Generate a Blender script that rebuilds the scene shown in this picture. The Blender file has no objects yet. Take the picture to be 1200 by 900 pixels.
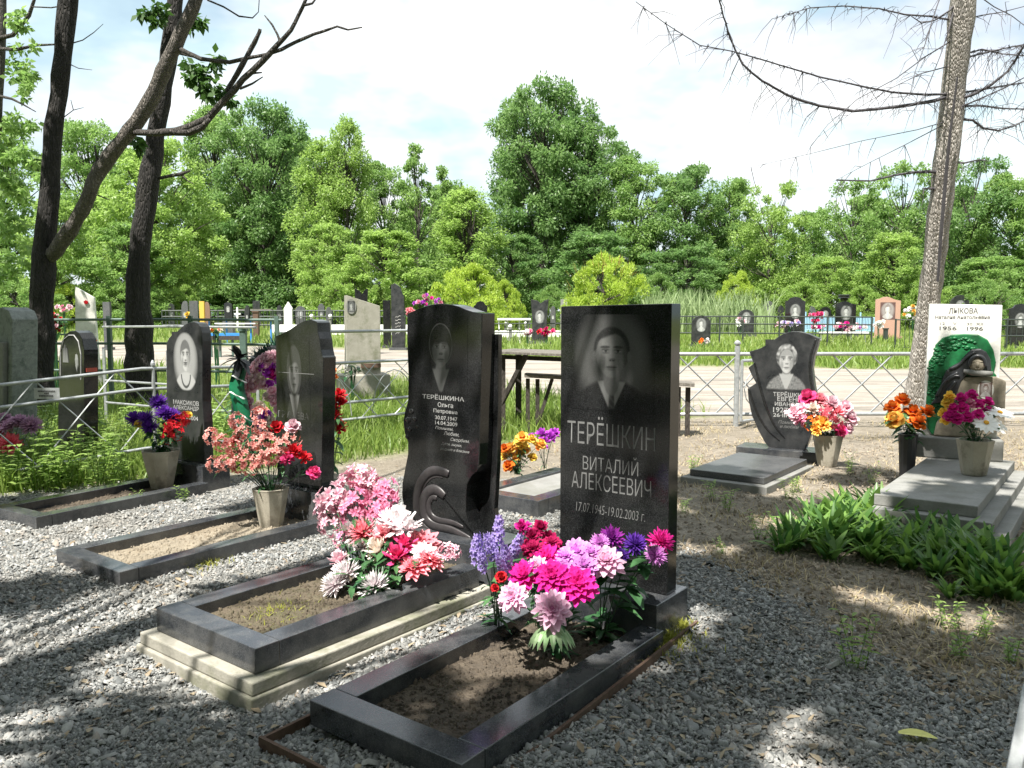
import bpy, bmesh, math, random
import numpy as np
from mathutils import Vector, Matrix, Quaternion, noise
rnd = random.Random(11); nrg = np.random.default_rng(5)
PI = math.pi
sc = bpy.context.scene
COL = sc.collection
# ---------------------------------------------------------------- camera
F, HC = 960.0, 1.4
TH = math.atan(78/960); CT, ST = math.cos(TH), math.sin(TH)
cd = bpy.data.cameras.new('camera'); cam = bpy.data.objects.new('camera', cd); COL.objects.link(cam)
cd.sensor_width = 36; cd.lens = 36*F/1200; cd.clip_start = 0.05; cd.clip_end = 2000
cam.location = (0, 0, HC); cam.rotation_euler = (PI/2-TH, 0, 0); sc.camera = cam
def ray(px, py):
    a = (px-600)/F; b = (450-py)/F
    return a, CT+ST*b, CT*b-ST
def P(px, py, Y):                       # photo pixel at distance Y -> point in the place
    a, y, z = ray(px, py); t = Y/y
    return Vector((a*t, Y, HC+z*t))
def G(px, py, z=0.0):
    a, y, zz = ray(px, py); t = (z-HC)/zz
    return Vector((a*t, y*t, z))
# ---------------------------------------------------------------- terrain
def sstep(a, b, x):
    t = max(0.0, min(1.0, (x-a)/(b-a))); return t*t*(3-2*t)
def interp(x, xs, ys):
    if x <= xs[0]: return ys[0]
    for i in range(1, len(xs)):
        if x <= xs[i]:
            t = (x-xs[i-1])/(xs[i]-xs[i-1]); return ys[i-1]+(ys[i]-ys[i-1])*t
    return ys[-1]
RNX, RNY = (-60, -12, -3, 3, 7, 60), (40, 24, 19, 11.9, 11.0, 11.0)
RFX, RFY = (-60, -12, -3, 5, 13, 60), (52, 36, 33, 23.5, 22.5, 22)
GLX, GLY = (-30, -6, -4.2, -3.2, -1.3, 0.3, 1.5, 2.6, 6, 12), (3.8, 5.0, 5.75, 6.9, 8.3, 9.3, 10.6, 11.6, 12, 12)
def terr(x, y):
    h = 0.95*sstep(27, 62, y)
    h += 0.03*noise.noise(Vector((x*.35, y*.35, 0)))*sstep(5, 9, y)
    h += .055*(1-sstep(6.0, 7.6, y))*(1-sstep(1.1, 2.4, x))-.05*math.exp(-((x+1.05)**2+(y-2.95)**2)/.3)
    h += .05*math.exp(-((x-.78)**2+(y-3.4)**2)/.2)+.03*math.exp(-((x+.1)**2+(y-2.25)**2)/.5)
    h += .05*math.exp(-((x-2.85)**2+(y-7.4)**2)/.4)
    return h
def zone(x, y):
    n = noise.noise(Vector((x*.9, y*.9, 3.1)))*.45 + noise.noise(Vector((x*2.7, y*2.7, 7)))*.22
    rn = interp(x, RNX, RNY); rf = interp(x, RFX, RFY)
    n2 = noise.noise(Vector((x*.25, y*.25, 9)))*1.2 + n
    road = sstep(rn-.35, rn+.5, y+n2*.6)*(1-sstep(rf-.8, rf+.6, y+n2))
    gl = interp(x, GLX, GLY)
    grass = sstep(gl-.35, gl+.45, y+n*.9)*(1-road) if x < 3.4 or y > 12.5 else 0.0
    if y > rf: grass = max(grass, (1-road))
    lim = 6.9 if x < .2 else (6.9-(x-.2)*2.6 if x < 1.6 else 3.3)
    gravel = (1-sstep(lim-.7, lim+.5, y+n*1.1))*(1-grass)
    return gravel, road, grass
# ---------------------------------------------------------------- node helpers
def mat(name):
    m = bpy.data.materials.new(name); m.use_nodes = True
    nt = m.node_tree; b = nt.nodes['Principled BSDF']
    return m, nt, b
def N(nt, t, **kw):
    n = nt.nodes.new(t)
    for k, v in kw.items():
        if k in n.inputs: n.inputs[k].default_value = v
        else: setattr(n, k, v)
    return n
def L(nt, a, b): nt.links.new(a, b)
def mixc(nt, fac, a, b):
    n = nt.nodes.new('ShaderNodeMix'); n.data_type = 'RGBA'
    for s, v in ((0, fac), (6, a), (7, b)):
        if isinstance(v, bpy.types.NodeSocket): L(nt, v, n.inputs[s])
        elif s == 0: n.inputs[0].default_value = v
        else: n.inputs[s].default_value = (*v, 1) if len(v) == 3 else v
    return n.outputs[2]
def ramp(nt, src, stops):
    r = nt.nodes.new('ShaderNodeValToRGB'); L(nt, src, r.inputs[0])
    e = r.color_ramp.elements
    while len(e) < len(stops): e.new(.5)
    for i, (p, c) in enumerate(stops):
        e[i].position = p; e[i].color = (c, c, c, 1) if isinstance(c, (int, float)) else (*c, 1)
    return r.outputs[0]
def coords(nt, kind='Object'):
    return nt.nodes.new('ShaderNodeTexCoord').outputs[kind]
def noiset(nt, co, scale, detail=4, rough=.6):
    n = N(nt, 'ShaderNodeTexNoise'); n.inputs['Scale'].default_value = scale
    n.inputs['Detail'].default_value = detail; n.inputs['Roughness'].default_value = rough
    if co is not None: L(nt, co, n.inputs['Vector'])
    return n.outputs[0]
def bump(nt, b, h, strength=.4, dist=.02):
    n = N(nt, 'ShaderNodeBump'); n.inputs['Strength'].default_value = strength; n.inputs['Distance'].default_value = dist
    L(nt, h, n.inputs['Height']); L(nt, n.outputs[0], b.inputs['Normal'])
def granite(name, base=(.007, .0075, .008), fleck=(.03, .031, .033), rough=.06, dust=.1, etch=False, ior=1.47):
    m, nt, b = mat(name); co = coords(nt)
    v = N(nt, 'ShaderNodeTexVoronoi', Scale=420.0); L(nt, co, v.inputs['Vector'])
    fl = ramp(nt, v.outputs['Color'], [(.62, 0), (.9, 1)])
    c = mixc(nt, fl, base, fleck)
    n = noiset(nt, co, 5, 5, .7); d = ramp(nt, n, [(.42, 0), (.75, 1)])
    md = N(nt, 'ShaderNodeMath', operation='MULTIPLY'); L(nt, d, md.inputs[0]); md.inputs[1].default_value = dust
    c = mixc(nt, md.outputs[0], c, (.12, .12, .118)); b.inputs['IOR'].default_value = ior
    r = N(nt, 'ShaderNodeMapRange'); L(nt, n, r.inputs[0]); r.inputs[3].default_value = rough*.7; r.inputs[4].default_value = rough*2.4
    rr = r.outputs[0]
    if etch:
        a = N(nt, 'ShaderNodeAttribute', attribute_name='etch')
        w = noiset(nt, co, 900, 2)
        w2 = N(nt, 'ShaderNodeMapRange'); L(nt, w, w2.inputs[0]); w2.inputs[1].default_value = .3; w2.inputs[2].default_value = .7; w2.inputs[3].default_value = .8; w2.inputs[4].default_value = 1.15
        mm = N(nt, 'ShaderNodeMath', operation='MULTIPLY'); L(nt, a.outputs['Fac'], mm.inputs[0]); L(nt, w2.outputs[0], mm.inputs[1])
        c = mixc(nt, mm.outputs[0], c, (.55, .56, .55))
        ad = N(nt, 'ShaderNodeMath', operation='MULTIPLY_ADD'); L(nt, a.outputs['Fac'], ad.inputs[0]); ad.inputs[1].default_value = .6; L(nt, rr, ad.inputs[2])
        rr = ad.outputs[0]
    L(nt, c, b.inputs['Base Color']); L(nt, rr, b.inputs['Roughness'])
    return m
def stone_mat(name, c1, c2, scale=9, rough=.85, bs=.5, bd=.01, stain=None, fine=60):
    m, nt, b = mat(name); co = coords(nt)
    n = noiset(nt, co, scale, 6, .65); f = noiset(nt, co, fine, 4, .7)
    c = mixc(nt, ramp(nt, n, [(.3, 0), (.7, 1)]), c1, c2)
    c = mixc(nt, ramp(nt, f, [(.45, 0), (.8, .55)]), c, tuple(x*.55 for x in c1))
    if stain:
        s = noiset(nt, co, scale*.45, 5, .7)
        c = mixc(nt, ramp(nt, s, [(.5, 0), (.66, .85)]), c, stain)
    L(nt, c, b.inputs['Base Color']); b.inputs['Roughness'].default_value = rough
    bump(nt, b, f, bs, bd)
    return m
def leaf_mat(name, c1, c2, trans=.45, rough=.45, tscale=1.25):
    m, nt, b = mat(name)
    a = N(nt, 'ShaderNodeAttribute', attribute_name='tint')
    c = mixc(nt, a.outputs['Fac'], c1, c2)
    L(nt, c, b.inputs['Base Color']); b.inputs['Roughness'].default_value = rough
    b.inputs['Specular IOR Level'].default_value = .35
    t = N(nt, 'ShaderNodeBsdfTranslucent')
    hs = N(nt, 'ShaderNodeHueSaturation'); hs.inputs['Saturation'].default_value = 1.05; hs.inputs['Value'].default_value = tscale; L(nt, c, hs.inputs['Color'])
    L(nt, hs.outputs[0], t.inputs['Color'])
    mx = N(nt, 'ShaderNodeMixShader'); mx.inputs[0].default_value = trans
    L(nt, b.outputs[0], mx.inputs[1]); L(nt, t.outputs[0], mx.inputs[2])
    L(nt, mx.outputs[0], nt.nodes['Material Output'].inputs['Surface'])
    return m
def petal_mat(name, base, tip, trans=.3):
    m, nt, b = mat(name)
    a = N(nt, 'ShaderNodeAttribute', attribute_name='tint')
    oi = N(nt, 'ShaderNodeObjectInfo')
    c = mixc(nt, a.outputs['Fac'], base, tip)
    hs = N(nt, 'ShaderNodeHueSaturation'); L(nt, c, hs.inputs['Color'])
    mr = N(nt, 'ShaderNodeMapRange'); L(nt, oi.outputs['Random'], mr.inputs[0]); mr.inputs[3].default_value = .82; mr.inputs[4].default_value = 1.12
    L(nt, mr.outputs[0], hs.inputs['Value'])
    L(nt, hs.outputs[0], b.inputs['Base Color']); b.inputs['Roughness'].default_value = .7
    b.inputs['Specular IOR Level'].default_value = .2
    t = N(nt, 'ShaderNodeBsdfTranslucent'); L(nt, hs.outputs[0], t.inputs['Color'])
    mx = N(nt, 'ShaderNodeMixShader'); mx.inputs[0].default_value = trans
    L(nt, b.outputs[0], mx.inputs[1]); L(nt, t.outputs[0], mx.inputs[2])
    L(nt, mx.outputs[0], nt.nodes['Material Output'].inputs['Surface'])
    return m
def plain(name, c, rough=.6, metal=0.0, var=.25, scale=14, bs=0.0, bd=.003, fine=None):
    m, nt, b = mat(name); co = coords(nt)
    n = noiset(nt, co, scale, 5, .7)
    cc = mixc(nt, ramp(nt, n, [(.35, 0), (.7, 1)]), c, tuple(x*(1-var) for x in c))
    L(nt, cc, b.inputs['Base Color']); b.inputs['Roughness'].default_value = rough; b.inputs['Metallic'].default_value = metal
    if bs: bump(nt, b, noiset(nt, co, fine or scale*4, 4), bs, bd)
    return m
def bark_mat(name, c1, c2, sx=14, bs=1.0, cell=.28):
    m, nt, b = mat(name); co = coords(nt)
    mp = N(nt, 'ShaderNodeMapping'); mp.inputs['Scale'].default_value = (sx, sx, sx*.19); L(nt, co, mp.inputs[0])
    n = noiset(nt, mp.outputs[0], 2.2, 6, .75)
    n2 = noiset(nt, co, 3, 4)
    v = N(nt, 'ShaderNodeTexVoronoi', Scale=4.2); v.inputs['Randomness'].default_value = 1; v.feature = 'DISTANCE_TO_EDGE'; L(nt, mp.outputs[0], v.inputs['Vector'])
    c = mixc(nt, ramp(nt, n, [(.35, 0), (.65, 1)]), c1, c2)
    c = mixc(nt, ramp(nt, v.outputs['Distance'], [(.0, cell), (.1, 0)]), c, tuple(x*.35 for x in c1))
    c = mixc(nt, ramp(nt, n2, [(.5, 0), (.75, .6)]), c, tuple(x*.55 for x in c1))
    L(nt, c, b.inputs['Base Color']); b.inputs['Roughness'].default_value = .95
    ad = N(nt, 'ShaderNodeMath', operation='ADD'); L(nt, ramp(nt, v.outputs['Distance'], [(0, 0), (.3, 1)]), ad.inputs[0]); L(nt, n, ad.inputs[1])
    bump(nt, b, ad.outputs[0], bs, .03)
    return m
# ---------------------------------------------------------------- mesh helpers
class MB:
    def __init__(s): s.v = []; s.f = []; s.t = []
    def add(s, vs, fs, ts=None):
        o = len(s.v); s.v += [tuple(v) for v in vs]; s.f += [tuple(i+o for i in f) for f in fs]
        s.t += list(ts) if ts is not None else [0.0]*len(vs); return s
    def box(s, c, d, R=None):
        x, y, z = d[0]/2, d[1]/2, d[2]/2
        vs = [Vector(p) for p in ((-x,-y,-z),(x,-y,-z),(x,y,-z),(-x,y,-z),(-x,-y,z),(x,-y,z),(x,y,z),(-x,y,z))]
        if R is not None: vs = [R @ v for v in vs]
        c = Vector(c)
        return s.add([v+c for v in vs], [(3,2,1,0),(4,5,6,7),(0,1,5,4),(1,2,6,5),(2,3,7,6),(3,0,4,7)])
    def bar(s, a, b, w, h=None):
        a = Vector(a); b = Vector(b); d = b-a
        q = d.to_track_quat('Z', 'Y').to_matrix()
        return s.box((a+b)/2, (w, h or w, d.length), q)
    def prism(s, out, y0, y1):
        n = len(out)
        vs = [(x, y0, z) for x, z in out]+[(x, y1, z) for x, z in out]
        fs = [tuple(range(n)), tuple(range(2*n-1, n-1, -1))]+[(i, i+n, (i+1) % n+n, (i+1) % n) for i in range(n)]
        return s.add(vs, fs)
    def tube(s, pts, rad, n=6, cap=True):
        pts = [Vector(p) for p in pts]
        if not hasattr(rad, '__len__'): rad = [rad]*len(pts)
        vs = []; fs = []; up = Vector((.31, .2, .93)); prev = None
        for i, p in enumerate(pts):
            d = (pts[min(i+1, len(pts)-1)]-pts[max(i-1, 0)]).normalized()
            if prev is None:
                a = d.cross(up)
                if a.length < .1: a = d.cross(Vector((1, 0, 0)))
            else: a = prev-d*prev.dot(d)
            a.normalize(); prev = a; b = d.cross(a)
            for k in range(n):
                t = 2*PI*k/n; vs.append(p+(a*math.cos(t)+b*math.sin(t))*rad[i])
        for i in range(len(pts)-1):
            for k in range(n):
                k2 = (k+1) % n; fs.append((i*n+k, i*n+k2, (i+1)*n+k2, (i+1)*n+k))
        if cap: fs += [tuple(range(n-1, -1, -1)), tuple(range((len(pts)-1)*n, len(pts)*n))]
        return s.add(vs, fs)
    def lathe(s, prof, n=16, c=(0, 0, 0), rot=0.0):
        vs = []; fs = []
        for r, z in prof:
            for k in range(n):
                t = 2*PI*k/n+rot; vs.append((c[0]+r*math.cos(t), c[1]+r*math.sin(t), c[2]+z))
        for i in range(len(prof)-1):
            for k in range(n):
                k2 = (k+1) % n; fs.append((i*n+k, i*n+k2, (i+1)*n+k2, (i+1)*n+k))
        fs += [tuple(range(n-1, -1, -1)), tuple(range((len(prof)-1)*n, len(prof)*n))]
        return s.add(vs, fs)
    def ball(s, c, r, n=8, sc3=(1, 1, 1), jit=0.0):
        m = n//2+1; vs = []; fs = []
        for i in range(m+1):
            p = PI*i/m
            for k in range(n):
                t = 2*PI*k/n; j = 1+jit*rnd.uniform(-1, 1)
                vs.append((c[0]+r*j*sc3[0]*math.sin(p)*math.cos(t), c[1]+r*j*sc3[1]*math.sin(p)*math.sin(t), c[2]+r*j*sc3[2]*math.cos(p)))
        for i in range(m):
            for k in range(n):
                k2 = (k+1) % n; fs.append((i*n+k, (i+1)*n+k, (i+1)*n+k2, i*n+k2))
        return s.add(vs, fs)
    def mesh(s, name, smooth=False, fix=False):
        me = bpy.data.meshes.new(name); me.from_pydata(s.v, [], s.f)
        if any(s.t):
            a = me.attributes.new('tint', 'FLOAT', 'POINT'); a.data.foreach_set('value', np.array(s.t, dtype=np.float32))
        if fix:
            bm = bmesh.new(); bm.from_mesh(me); bmesh.ops.recalc_face_normals(bm, faces=bm.faces); bm.to_mesh(me); bm.free()
        if smooth: me.polygons.foreach_set('use_smooth', [True]*len(me.polygons))
        me.update(); return me
    def build(s, name, m, parent=None, smooth=False, bevel=0, fix=True, loc=None, rz=0):
        o = bpy.data.objects.new(name, s.mesh(name, smooth, fix)); o.data.materials.append(m); COL.objects.link(o)
        if parent: o.parent = parent
        if loc is not None: o.location = loc
        o.rotation_euler.z = rz
        if bevel:
            b = o.modifiers.new('bevel', 'BEVEL'); b.width = bevel; b.segments = 2; b.limit_method = 'ANGLE'; b.angle_limit = .6
        return o
def np_mesh(name, V, Fq, m, tint=None, parent=None, smooth=False):
    """V n x 3, Fq m x k faces, as one mesh object"""
    me = bpy.data.meshes.new(name); k = Fq.shape[1]
    me.vertices.add(len(V)); me.vertices.foreach_set('co', np.ascontiguousarray(V, dtype=np.float32).ravel())
    me.loops.add(Fq.size); me.loops.foreach_set('vertex_index', np.ascontiguousarray(Fq, dtype=np.int32).ravel())
    me.polygons.add(len(Fq)); me.polygons.foreach_set('loop_start', np.arange(0, Fq.size, k, dtype=np.int32))
    if tint is not None:
        a = me.attributes.new('tint', 'FLOAT', 'POINT'); a.data.foreach_set('value', np.ascontiguousarray(tint, dtype=np.float32))
    me.update(calc_edges=True); me.validate()
    if smooth: me.polygons.foreach_set('use_smooth', [True]*len(me.polygons))
    me.materials.append(m)
    o = bpy.data.objects.new(name, me); COL.objects.link(o)
    if parent: o.parent = parent
    return o
def tag(o, label=None, cat=None, group=None, kind=None):
    if label: o['label'] = label
    if cat: o['category'] = cat
    if group: o['group'] = group
    if kind: o['kind'] = kind
    return o
def thing(name, label, cat, loc=(0, 0, 0), rz=0.0, group=None):
    o = bpy.data.objects.new(name, None); COL.objects.link(o); o.empty_display_size = .1
    o.location = loc; o.rotation_euler = (0, 0, rz); return tag(o, label, cat, group)
def link(name, me, parent=None, loc=None, q=None, s=1.0, m=None):
    o = bpy.data.objects.new(name, me); COL.objects.link(o)
    if parent: o.parent = parent
    if loc is not None: o.location = loc
    if q is not None: o.rotation_mode = 'QUATERNION'; o.rotation_quaternion = q
    o.scale = (s, s, s) if not hasattr(s, '__len__') else s
    if m:
        if not me.materials: me.materials.append(None)
        o.material_slots[0].link = 'OBJECT'; o.material_slots[0].material = m
    return o
def local(root, w):
    c, s = math.cos(-root.rotation_euler.z), math.sin(-root.rotation_euler.z)
    d = Vector(w)-root.location
    return Vector((d.x*c-d.y*s, d.x*s+d.y*c, d.z))
def face_pt(root, px, py, yf=0.0):
    """where the sight line of a photo pixel meets the plane y = yf of a root's own frame: (x, z) there"""
    a = root.rotation_euler.z; n = Vector((-math.sin(a), math.cos(a), 0))
    d = Vector(ray(px, py)); o = Vector((0, 0, HC))
    t = (root.location+n*yf-o).dot(n)/d.dot(n)
    q = local(root, o+d*t); return (q.x, q.z)
def resample(pts, step):
    out = [Vector(pts[0])]
    for a, b in zip(pts, pts[1:]):
        a = Vector(a); b = Vector(b); k = max(1, int((b-a).length/step))
        out += [a.lerp(b, (i+1)/k) for i in range(k)]
    return out
def smooth_poly(pts, it=1):
    for _ in range(it):
        q = [pts[0]]
        for a, b in zip(pts, pts[1:]):
            a = Vector(a); b = Vector(b); q += [a*.75+b*.25, a*.25+b*.75]
        q.append(pts[-1]); pts = q
    return [Vector(p) for p in pts]
# ---------------------------------------------------------------- light
EL = math.radians(60); SH = (-.5, -.866)
SUN = Vector((SH[0]*math.cos(EL), SH[1]*math.cos(EL), math.sin(EL)))
sd = bpy.data.lights.new('sun', 'SUN'); sd.energy = 5.0; sd.angle = math.radians(.53); sd.color = (1.0, .955, .88)
so = bpy.data.objects.new('sun', sd); COL.objects.link(so); so.rotation_mode = 'QUATERNION'
so.rotation_quaternion = SUN.to_track_quat('Z', 'Y'); so.location = SUN*60
w = bpy.data.worlds.new('World'); sc.world = w; w.use_nodes = True; nt = w.node_tree
bg = nt.nodes['Background']; bg.inputs['Strength'].default_value = .066
sky = N(nt, 'ShaderNodeTexSky'); sky.sky_type = 'NISHITA'; sky.sun_disc = False
sky.sun_elevation = EL; sky.sun_rotation = math.atan2(SH[0], SH[1]); sky.air_density = 1.0; sky.dust_density = 1.4
co = coords(nt, 'Generated')
mp = N(nt, 'ShaderNodeMapping'); mp.inputs['Scale'].default_value = (1, 1, 2.2); L(nt, co, mp.inputs[0])
cl = noiset(nt, mp.outputs[0], 2.1, 6, .55)
cf = ramp(nt, cl, [(.3, .2), (.56, 1)])
cv = noiset(nt, mp.outputs[0], 5, 4)
cc = mixc(nt, ramp(nt, cv, [(.38, 0), (.58, 1)]), (5.0, 6.5, 6.9), (8.0, 8.1, 8.05))
L(nt, mixc(nt, cf, sky.outputs[0], cc), bg.inputs['Color'])
sc.view_settings.view_transform = 'Standard'; sc.view_settings.look = 'None'; sc.view_settings.gamma = 1
sc.view_settings.exposure = 1.36
sc.render.engine = 'CYCLES'
cy = sc.cycles; cy.use_denoising = True; cy.max_bounces = 8; cy.transparent_max_bounces = 6; cy.caustics_reflective = False; cy.caustics_refractive = False
cy.sample_clamp_indirect = 6
# ---------------------------------------------------------------- materials
BLACK = granite('black_granite', etch=True)
BLACK2 = granite('black_granite_kerb', base=(.026, .029, .034), fleck=(.07, .075, .082), rough=.12, dust=.8, ior=1.65)
GREYG = granite('grey_granite', base=(.05, .053, .056), fleck=(.16, .165, .17), rough=.22, dust=.5, etch=True)
MUTED = granite('dark_granite_dusty', base=(.015, .0165, .018), rough=.2, dust=.35, etch=True)
PINKG = granite('pink_granite', base=(.34, .2, .15), fleck=(.42, .28, .22), rough=.3, dust=.1)
CARVE = plain('carved_granite', (.04, .036, .038), .4, var=.4, scale=40)
LET = plain('engraving_pale', (.34, .345, .34), .8, var=.3, scale=60)
LET2 = plain('engraving_grey', (.155, .158, .157), .8, var=.35, scale=50)
DARKLET = plain('lettering_dark', (.07, .07, .07), .8)
CONC = stone_mat('concrete', (.34, .325, .28), (.24, .23, .19), 7, .92, .6, .006, (.13, .14, .08))
CONC2 = stone_mat('concrete_grey', (.24, .24, .228), (.17, .17, .162), 6, .92, .5, .006, (.15, .15, .13))
VASE = stone_mat('vase_concrete', (.4, .37, .3), (.3, .275, .22), 9, .93, .7, .004, (.12, .105, .08), 140)
WHITEP = stone_mat('whitewashed_concrete', (.66, .655, .62), (.54, .535, .5), 5, .8, .3, .004, (.4, .39, .36))
METAL = plain('silver_paint', (.4, .42, .43), .42, .4, .35, 22)
METALD = plain('dark_paint', (.035, .045, .04), .5, .1, .3)
METALG = plain('green_paint', (.09, .14, .12), .5, .1, .3)
WOOD = bark_mat('weathered_wood', (.2, .185, .16), (.09, .08, .07), 12, .4)
WOODD = bark_mat('dark_wood', (.06, .05, .042), (.03, .026, .022), 12, .4)
RUST = plain('rusty_metal', (.13, .08, .055), .85, .1, .5, 30)
BLUE = plain('blue_paint', (.03, .2, .52), .5, 0, .2)
LBLUE = plain('pale_blue_paint', (.3, .5, .66), .5, 0, .2)
WHITE = plain('white_paint', (.8, .8, .79), .5, 0, .12)
BARKD = bark_mat('bark_dark', (.045, .04, .036), (.014, .013, .012), 10)
BARKL = bark_mat('bark_grey', (.6, .56, .51), (.36, .33, .295), 15, .8, .12)
BARKF = bark_mat('bark_fork', (.27, .24, .21), (.09, .08, .07), 14)
BARKM = bark_mat('bark_mid', (.16, .145, .13), (.045, .04, .037), 12)
BARKB = plain('bark_far', (.055, .047, .04), .95, 0, .5)
TWIG = plain('twig_bark', (.085, .08, .088), .9, 0, .3)
LF_A = leaf_mat('leaves_yellow_green', (.15, .24, .055), (.31, .43, .125), .5, .45, 1.6)
LF_B = leaf_mat('leaves_mid_green', (.115, .21, .055), (.25, .365, .115), .5, .45, 1.55)
LF_C = leaf_mat('leaves_dark_green', (.08, .165, .05), (.19, .295, .1), .5, .45, 1.5)
LF_D = leaf_mat('leaves_bush_yellow', (.24, .34, .05), (.42, .52, .1), .5, .45, 1.5)
LF_N = leaf_mat('leaves_near', (.035, .085, .02), (.08, .16, .035), .4)
LF_L = leaf_mat('lily_leaves', (.05, .13, .035), (.19, .32, .07), .4, .35)
LF_R = leaf_mat('reeds', (.17, .25, .1), (.34, .42, .22), .4)
GRASSM = leaf_mat('grass_blades', (.09, .17, .03), (.26, .34, .08), .4)
DRYM = leaf_mat('dry_grass', (.3, .24, .13), (.46, .39, .25), .2)
PLEAF = leaf_mat('plastic_leaves', (.02, .075, .03), (.07, .17, .06), .25, .4)
PLEAF2 = leaf_mat('plastic_leaves_pale', (.16, .3, .12), (.4, .52, .3), .25, .4)
# ---------------------------------------------------------------- ground
gm, nt, b = mat('ground_surface'); co = coords(nt)
za = N(nt, 'ShaderNodeAttribute', attribute_name='zone'); sx = N(nt, 'ShaderNodeSeparateColor'); L(nt, za.outputs['Color'], sx.inputs[0])
v = N(nt, 'ShaderNodeTexVoronoi', Scale=42.0); L(nt, co, v.inputs['Vector'])
n1 = noiset(nt, co, 1.3, 6, .6); n2 = noiset(nt, co, 34, 6, .75); n3 = noiset(nt, co, 7, 5, .7)
grav = mixc(nt, ramp(nt, v.outputs['Color'], [(.1, 0), (.9, 1)]), (.13, .13, .12), (.3, .29, .265))
dirt = mixc(nt, ramp(nt, n3, [(.35, 0), (.68, 1)]), (.17, .15, .122), (.34, .3, .245))
dirt = mixc(nt, ramp(nt, n1, [(.42, 0), (.62, .6)]), dirt, (.19, .165, .125))
dirt = mixc(nt, ramp(nt, n2, [(.42, 0), (.7, .85)]), dirt, (.12, .1, .075))
mpr = N(nt, 'ShaderNodeMapping'); mpr.inputs['Scale'].default_value = (.35, 1.4, 1); L(nt, co, mpr.inputs[0]); nr = noiset(nt, mpr.outputs[0], 1.1, 7, .7)
road = mixc(nt, ramp(nt, nr, [(.36, 0), (.62, 1)]), (.4, .36, .31), (.19, .172, .15))  # dark streaks paint both ruts and tree shadows into the track colour
road = mixc(nt, ramp(nt, n2, [(.45, 0), (.75, .7)]), road, (.15, .13, .11))
gras = mixc(nt, ramp(nt, n3, [(.3, 0), (.7, 1)]), (.1, .14, .04), (.19, .22, .07))
c = mixc(nt, sx.outputs[0], dirt, grav); c = mixc(nt, sx.outputs[1], c, road); c = mixc(nt, sx.outputs[2], c, gras)
L(nt, c, b.inputs['Base Color']); b.inputs['Roughness'].default_value = .95; b.inputs['Specular IOR Level'].default_value = .2
ad = N(nt, 'ShaderNodeMath', operation='ADD'); L(nt, v.outputs['Distance'], ad.inputs[0]); L(nt, n2, ad.inputs[1])
bump(nt, b, ad.outputs[0], .8, .02)
def axis(neg, pos, step, far):
    out = [0.0]; s = step
    while out[-1] < far:
        out.append(out[-1]+s)
        if out[-1] > pos: s *= 1.07
    lo = [0.0]; s = step
    while lo[-1] < far:
        lo.append(lo[-1]+s)
        if lo[-1] > neg: s *= 1.07
    return [-q for q in lo[:0:-1]]+out
gx = axis(5, 5, .1, 350); gy = [y for y in axis(1, 12, .1, 350)]
V = []; ZC = []
for y in gy:
    for x in gx:
        z = terr(x, y)
        near = max(abs(x), abs(y)) < 16
        if near: z += .012*noise.noise(Vector((x*3, y*3, 1)))-.006
        V.append((x, y, z))
        if y > -3 and abs(x) < 60 and y < 90: g, r, s = zone(x, y)
        else: g, r, s = (0, 0, 1)
        ZC.append((g, r, s, 1))
nx = len(gx); ny = len(gy)
ii = np.arange(nx*ny).reshape(ny, nx)
Fq = np.stack([ii[:-1, :-1], ii[:-1, 1:], ii[1:, 1:], ii[1:, :-1]], -1).reshape(-1, 4)
gro = np_mesh('ground', np.array(V), Fq, gm, smooth=True)
ca = gro.data.color_attributes.new('zone', 'FLOAT_COLOR', 'POINT'); ca.data.foreach_set('color', np.array(ZC, dtype=np.float32).ravel())
tag(gro, 'gravel, bare earth, sandy track and rough grass of the cemetery', 'ground', kind='structure')
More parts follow.
